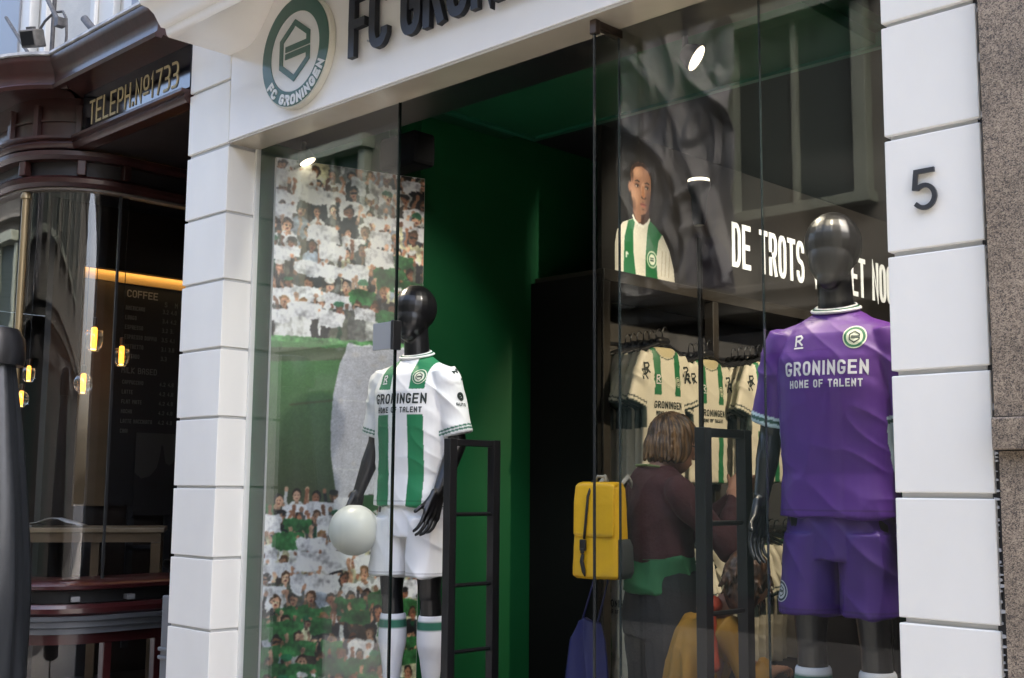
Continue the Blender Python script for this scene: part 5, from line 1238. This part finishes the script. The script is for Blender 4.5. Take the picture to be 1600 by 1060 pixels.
def pendant(x, y, z, s, kind, label):
    t = thing('pendant_lamp', label, 'lamp', (x, y, z), group='glowing filament pendants in the cafe')
    MB().tube([(0,0,.075*s),(0,0,3.55-z)], .003, 6).build('cord', BLACKM, t)
    MB().lathe([(0,.075*s),(.014,.075*s),(.016,.1*s),(.016,.13*s),(0,.135*s)], seg=16).build('socket', BRONZE, t, auto=40)
    MB().lathe([(0,.070*s),(.016*s,.066*s),(.020*s,.05*s),(.019*s,-.055*s),(.015*s,-.068*s),(.006*s,-.075*s),(0,-.076*s)], seg=20).build('bulb', AMB, t, smooth=True)
    if kind == 'cup': pr_ = [(.058,.045),(.062,.0),(.055,-.05),(.036,-.088),(.034,-.088),(.053,-.05),(.060,0),(.056,.045)]
    else: pr_ = [(.014,.075),(.045,.06),(.068,.02),(.072,-.015),(.06,-.055),(.03,-.082),(.028,-.080),(.058,-.053),(.070,-.015),(.066,.02),(.044,.058),(.012,.073)]
    MB().lathe([(a*s, b*s) for a, b in pr_]+[], seg=28).build('glass_shade', BULB, t, smooth=True)
    rz_ = .0565*s if kind == 'cup' else .0705*s
    MB().tube([(rz_*math.cos(2*PI*k/28), rz_*math.sin(2*PI*k/28), .044*s if kind == 'cup' else -.01*s) for k in range(28)], .0011, 5, closed=True).tube([(.034*s*math.cos(2*PI*k/20), .034*s*math.sin(2*PI*k/20), -.086*s) for k in range(20)], .0013, 5, closed=True).build('shade_rim', mat('rim_glass', (.35,.33,.30), .2, coat=1), t, smooth=True)
    MB().lathe([(0,-.070*s),(.018*s,-.072*s),(.016*s,-.080*s),(0,-.084*s)], seg=16).build('bulb_foot', mat('hot_foot', (1,.7,.3), .4, emit=(1,.6,.18), estr=.9), t, auto=40)
pendant(-7.3,.528,2.535,1.,'cup','glowing filament pendant in a glass cup, topmost of the five')
pendant(-7.3,.724,2.44,.86,'cup','glowing filament pendant in a glass cup, beside the menu board')
pendant(-7.3,.471,2.24,.85,'globe','glowing filament pendant in a round glass globe')
pendant(-7.3,.115,2.276,.65,'cup','small orange pendant lamp left of the globe lamp')
pendant(-7.3,.077,2.118,.65,'globe','lowest and leftmost small pendant lamp')
tb_ = thing('cafe_table', 'high wooden cafe table behind the curved window', 'table', (-7.30,.62,.34), math.radians(58))
WOODT = mat('table_oak', (.12,.075,.035), .45, var=.3, vscale=8, stretch=(.2,1,1))
MB().box(-.75,.42,-.22,.22,.955,.985).build('tabletop', mat('table_top_pale', (.22,.16,.09), .35, var=.2), tb_, bevel=.004)
MB().box(-.73,.40,-.20,.20,.895,.954).build('apron', WOODT, tb_)
for a, b in ((.37,-.17),(.37,.17),(-.70,-.17),(-.70,.17)): MB().box(a-.03,a+.03,b-.03,b+.03,0,.894).build('leg', WOODT, tb_, bevel=.003)
MB().box(-.02,.03,-.17,-.12,0,.894).build('leg', WOODT, tb_)
nw = thing('newspaper', 'folded open newspaper lying on the high cafe table', 'newspaper', (-7.42,.40,1.327), math.radians(50))
NP = mat('newsprint', (.42,.42,.41), .8, var=.25, vscale=60)
for sgn, nm in ((-1,'page'),(1,'page')):
    vs = []
    for i in range(9):
        t_ = i/8; vs += [(sgn*.17*t_, -.12, .055*(1-t_)**.7+.002+.004*math.sin(t_*9)), (sgn*.17*t_, .12, .050*(1-t_)**.8+.002)]
    o = MB().add(vs, [(2*i,2*i+1,2*i+3,2*i+2) for i in range(8)]).build('page', NP, nw, smooth=True); s_ = o.modifiers.new('t','SOLIDIFY'); s_.thickness = .003
MB().box(-.30,-.12,-.1,.1,.0,.008).build('page', NP, nw)
bs = thing('bar_stool', 'dim black bar stool inside the cafe behind the table', 'stool', (-7.05,1.15,.34))
MB().lathe([(0,.72),(.17,.72),(.18,.745),(.17,.77),(0,.775)], seg=24).build('seat', BLACKS, bs, auto=40)
for a in range(4): MB().tube([(.10*math.cos(a*PI/2+.7),.10*math.sin(a*PI/2+.7),.72),(.18*math.cos(a*PI/2+.7),.18*math.sin(a*PI/2+.7),0)], .012, 8).build('leg', STEEL, bs)
MB().tube([(-.15,.05,.77),(-.17,.07,1.0),(-.05,.2,1.05),(.1,.17,1.0),(.1,.14,.77)], .010, 8).build('backrest', STEEL, bs, smooth=True)

# ------------------------------------------------------------------ folded parasol at the left edge
pa = thing('folded_parasol', 'closed parasol in a long black cover at the left edge of the picture', 'parasol', (-5.86,-.70,0))
rings = []
for i in range(70):
    z = .50+(2.30-.50)*i/69; t_ = (z-.5)/1.8; R0 = .235-.02*t_-.125*max(0,(t_-.30)/.70)**1.5
    if z > 2.06: R0 = max(.10, R0)
    if z > 2.20: R0 = .135-.55*(z-2.20)
    ring = []
    for k in range(56):
        a = 2*PI*k/56; r_ = R0*(1+.050*math.sin(a*7+.6*math.sin(z*3))+.022*math.sin(a*16+z*2.1)+.02*noise.noise((math.cos(a)*2, math.sin(a)*2, z*2.5)))
        ring.append(Vector((r_*math.cos(a), r_*math.sin(a), z)))
    rings.append(ring)
MB().rings(rings).build('cover', mat('black_cover', (.018,.020,.023), .38, coat=.1, bump=.15, bscale=20), pa, smooth=True)
MB().lathe([(.0,2.165),(.15,2.165),(.158,2.20),(.15,2.30),(.12,2.345),(.05,2.36),(0,2.365)], seg=32).build('top_cap', BLACKS, pa, auto=40)
MB().tube([(0,0,.06),(0,0,.52)], .03, 16).build('pole', BLACKS, pa, smooth=True)
MB().lathe([(0,0),(.32,0),(.32,.05),(.28,.07),(.05,.08),(0,.08)], seg=40).build('base', BLACKM, pa, auto=40)
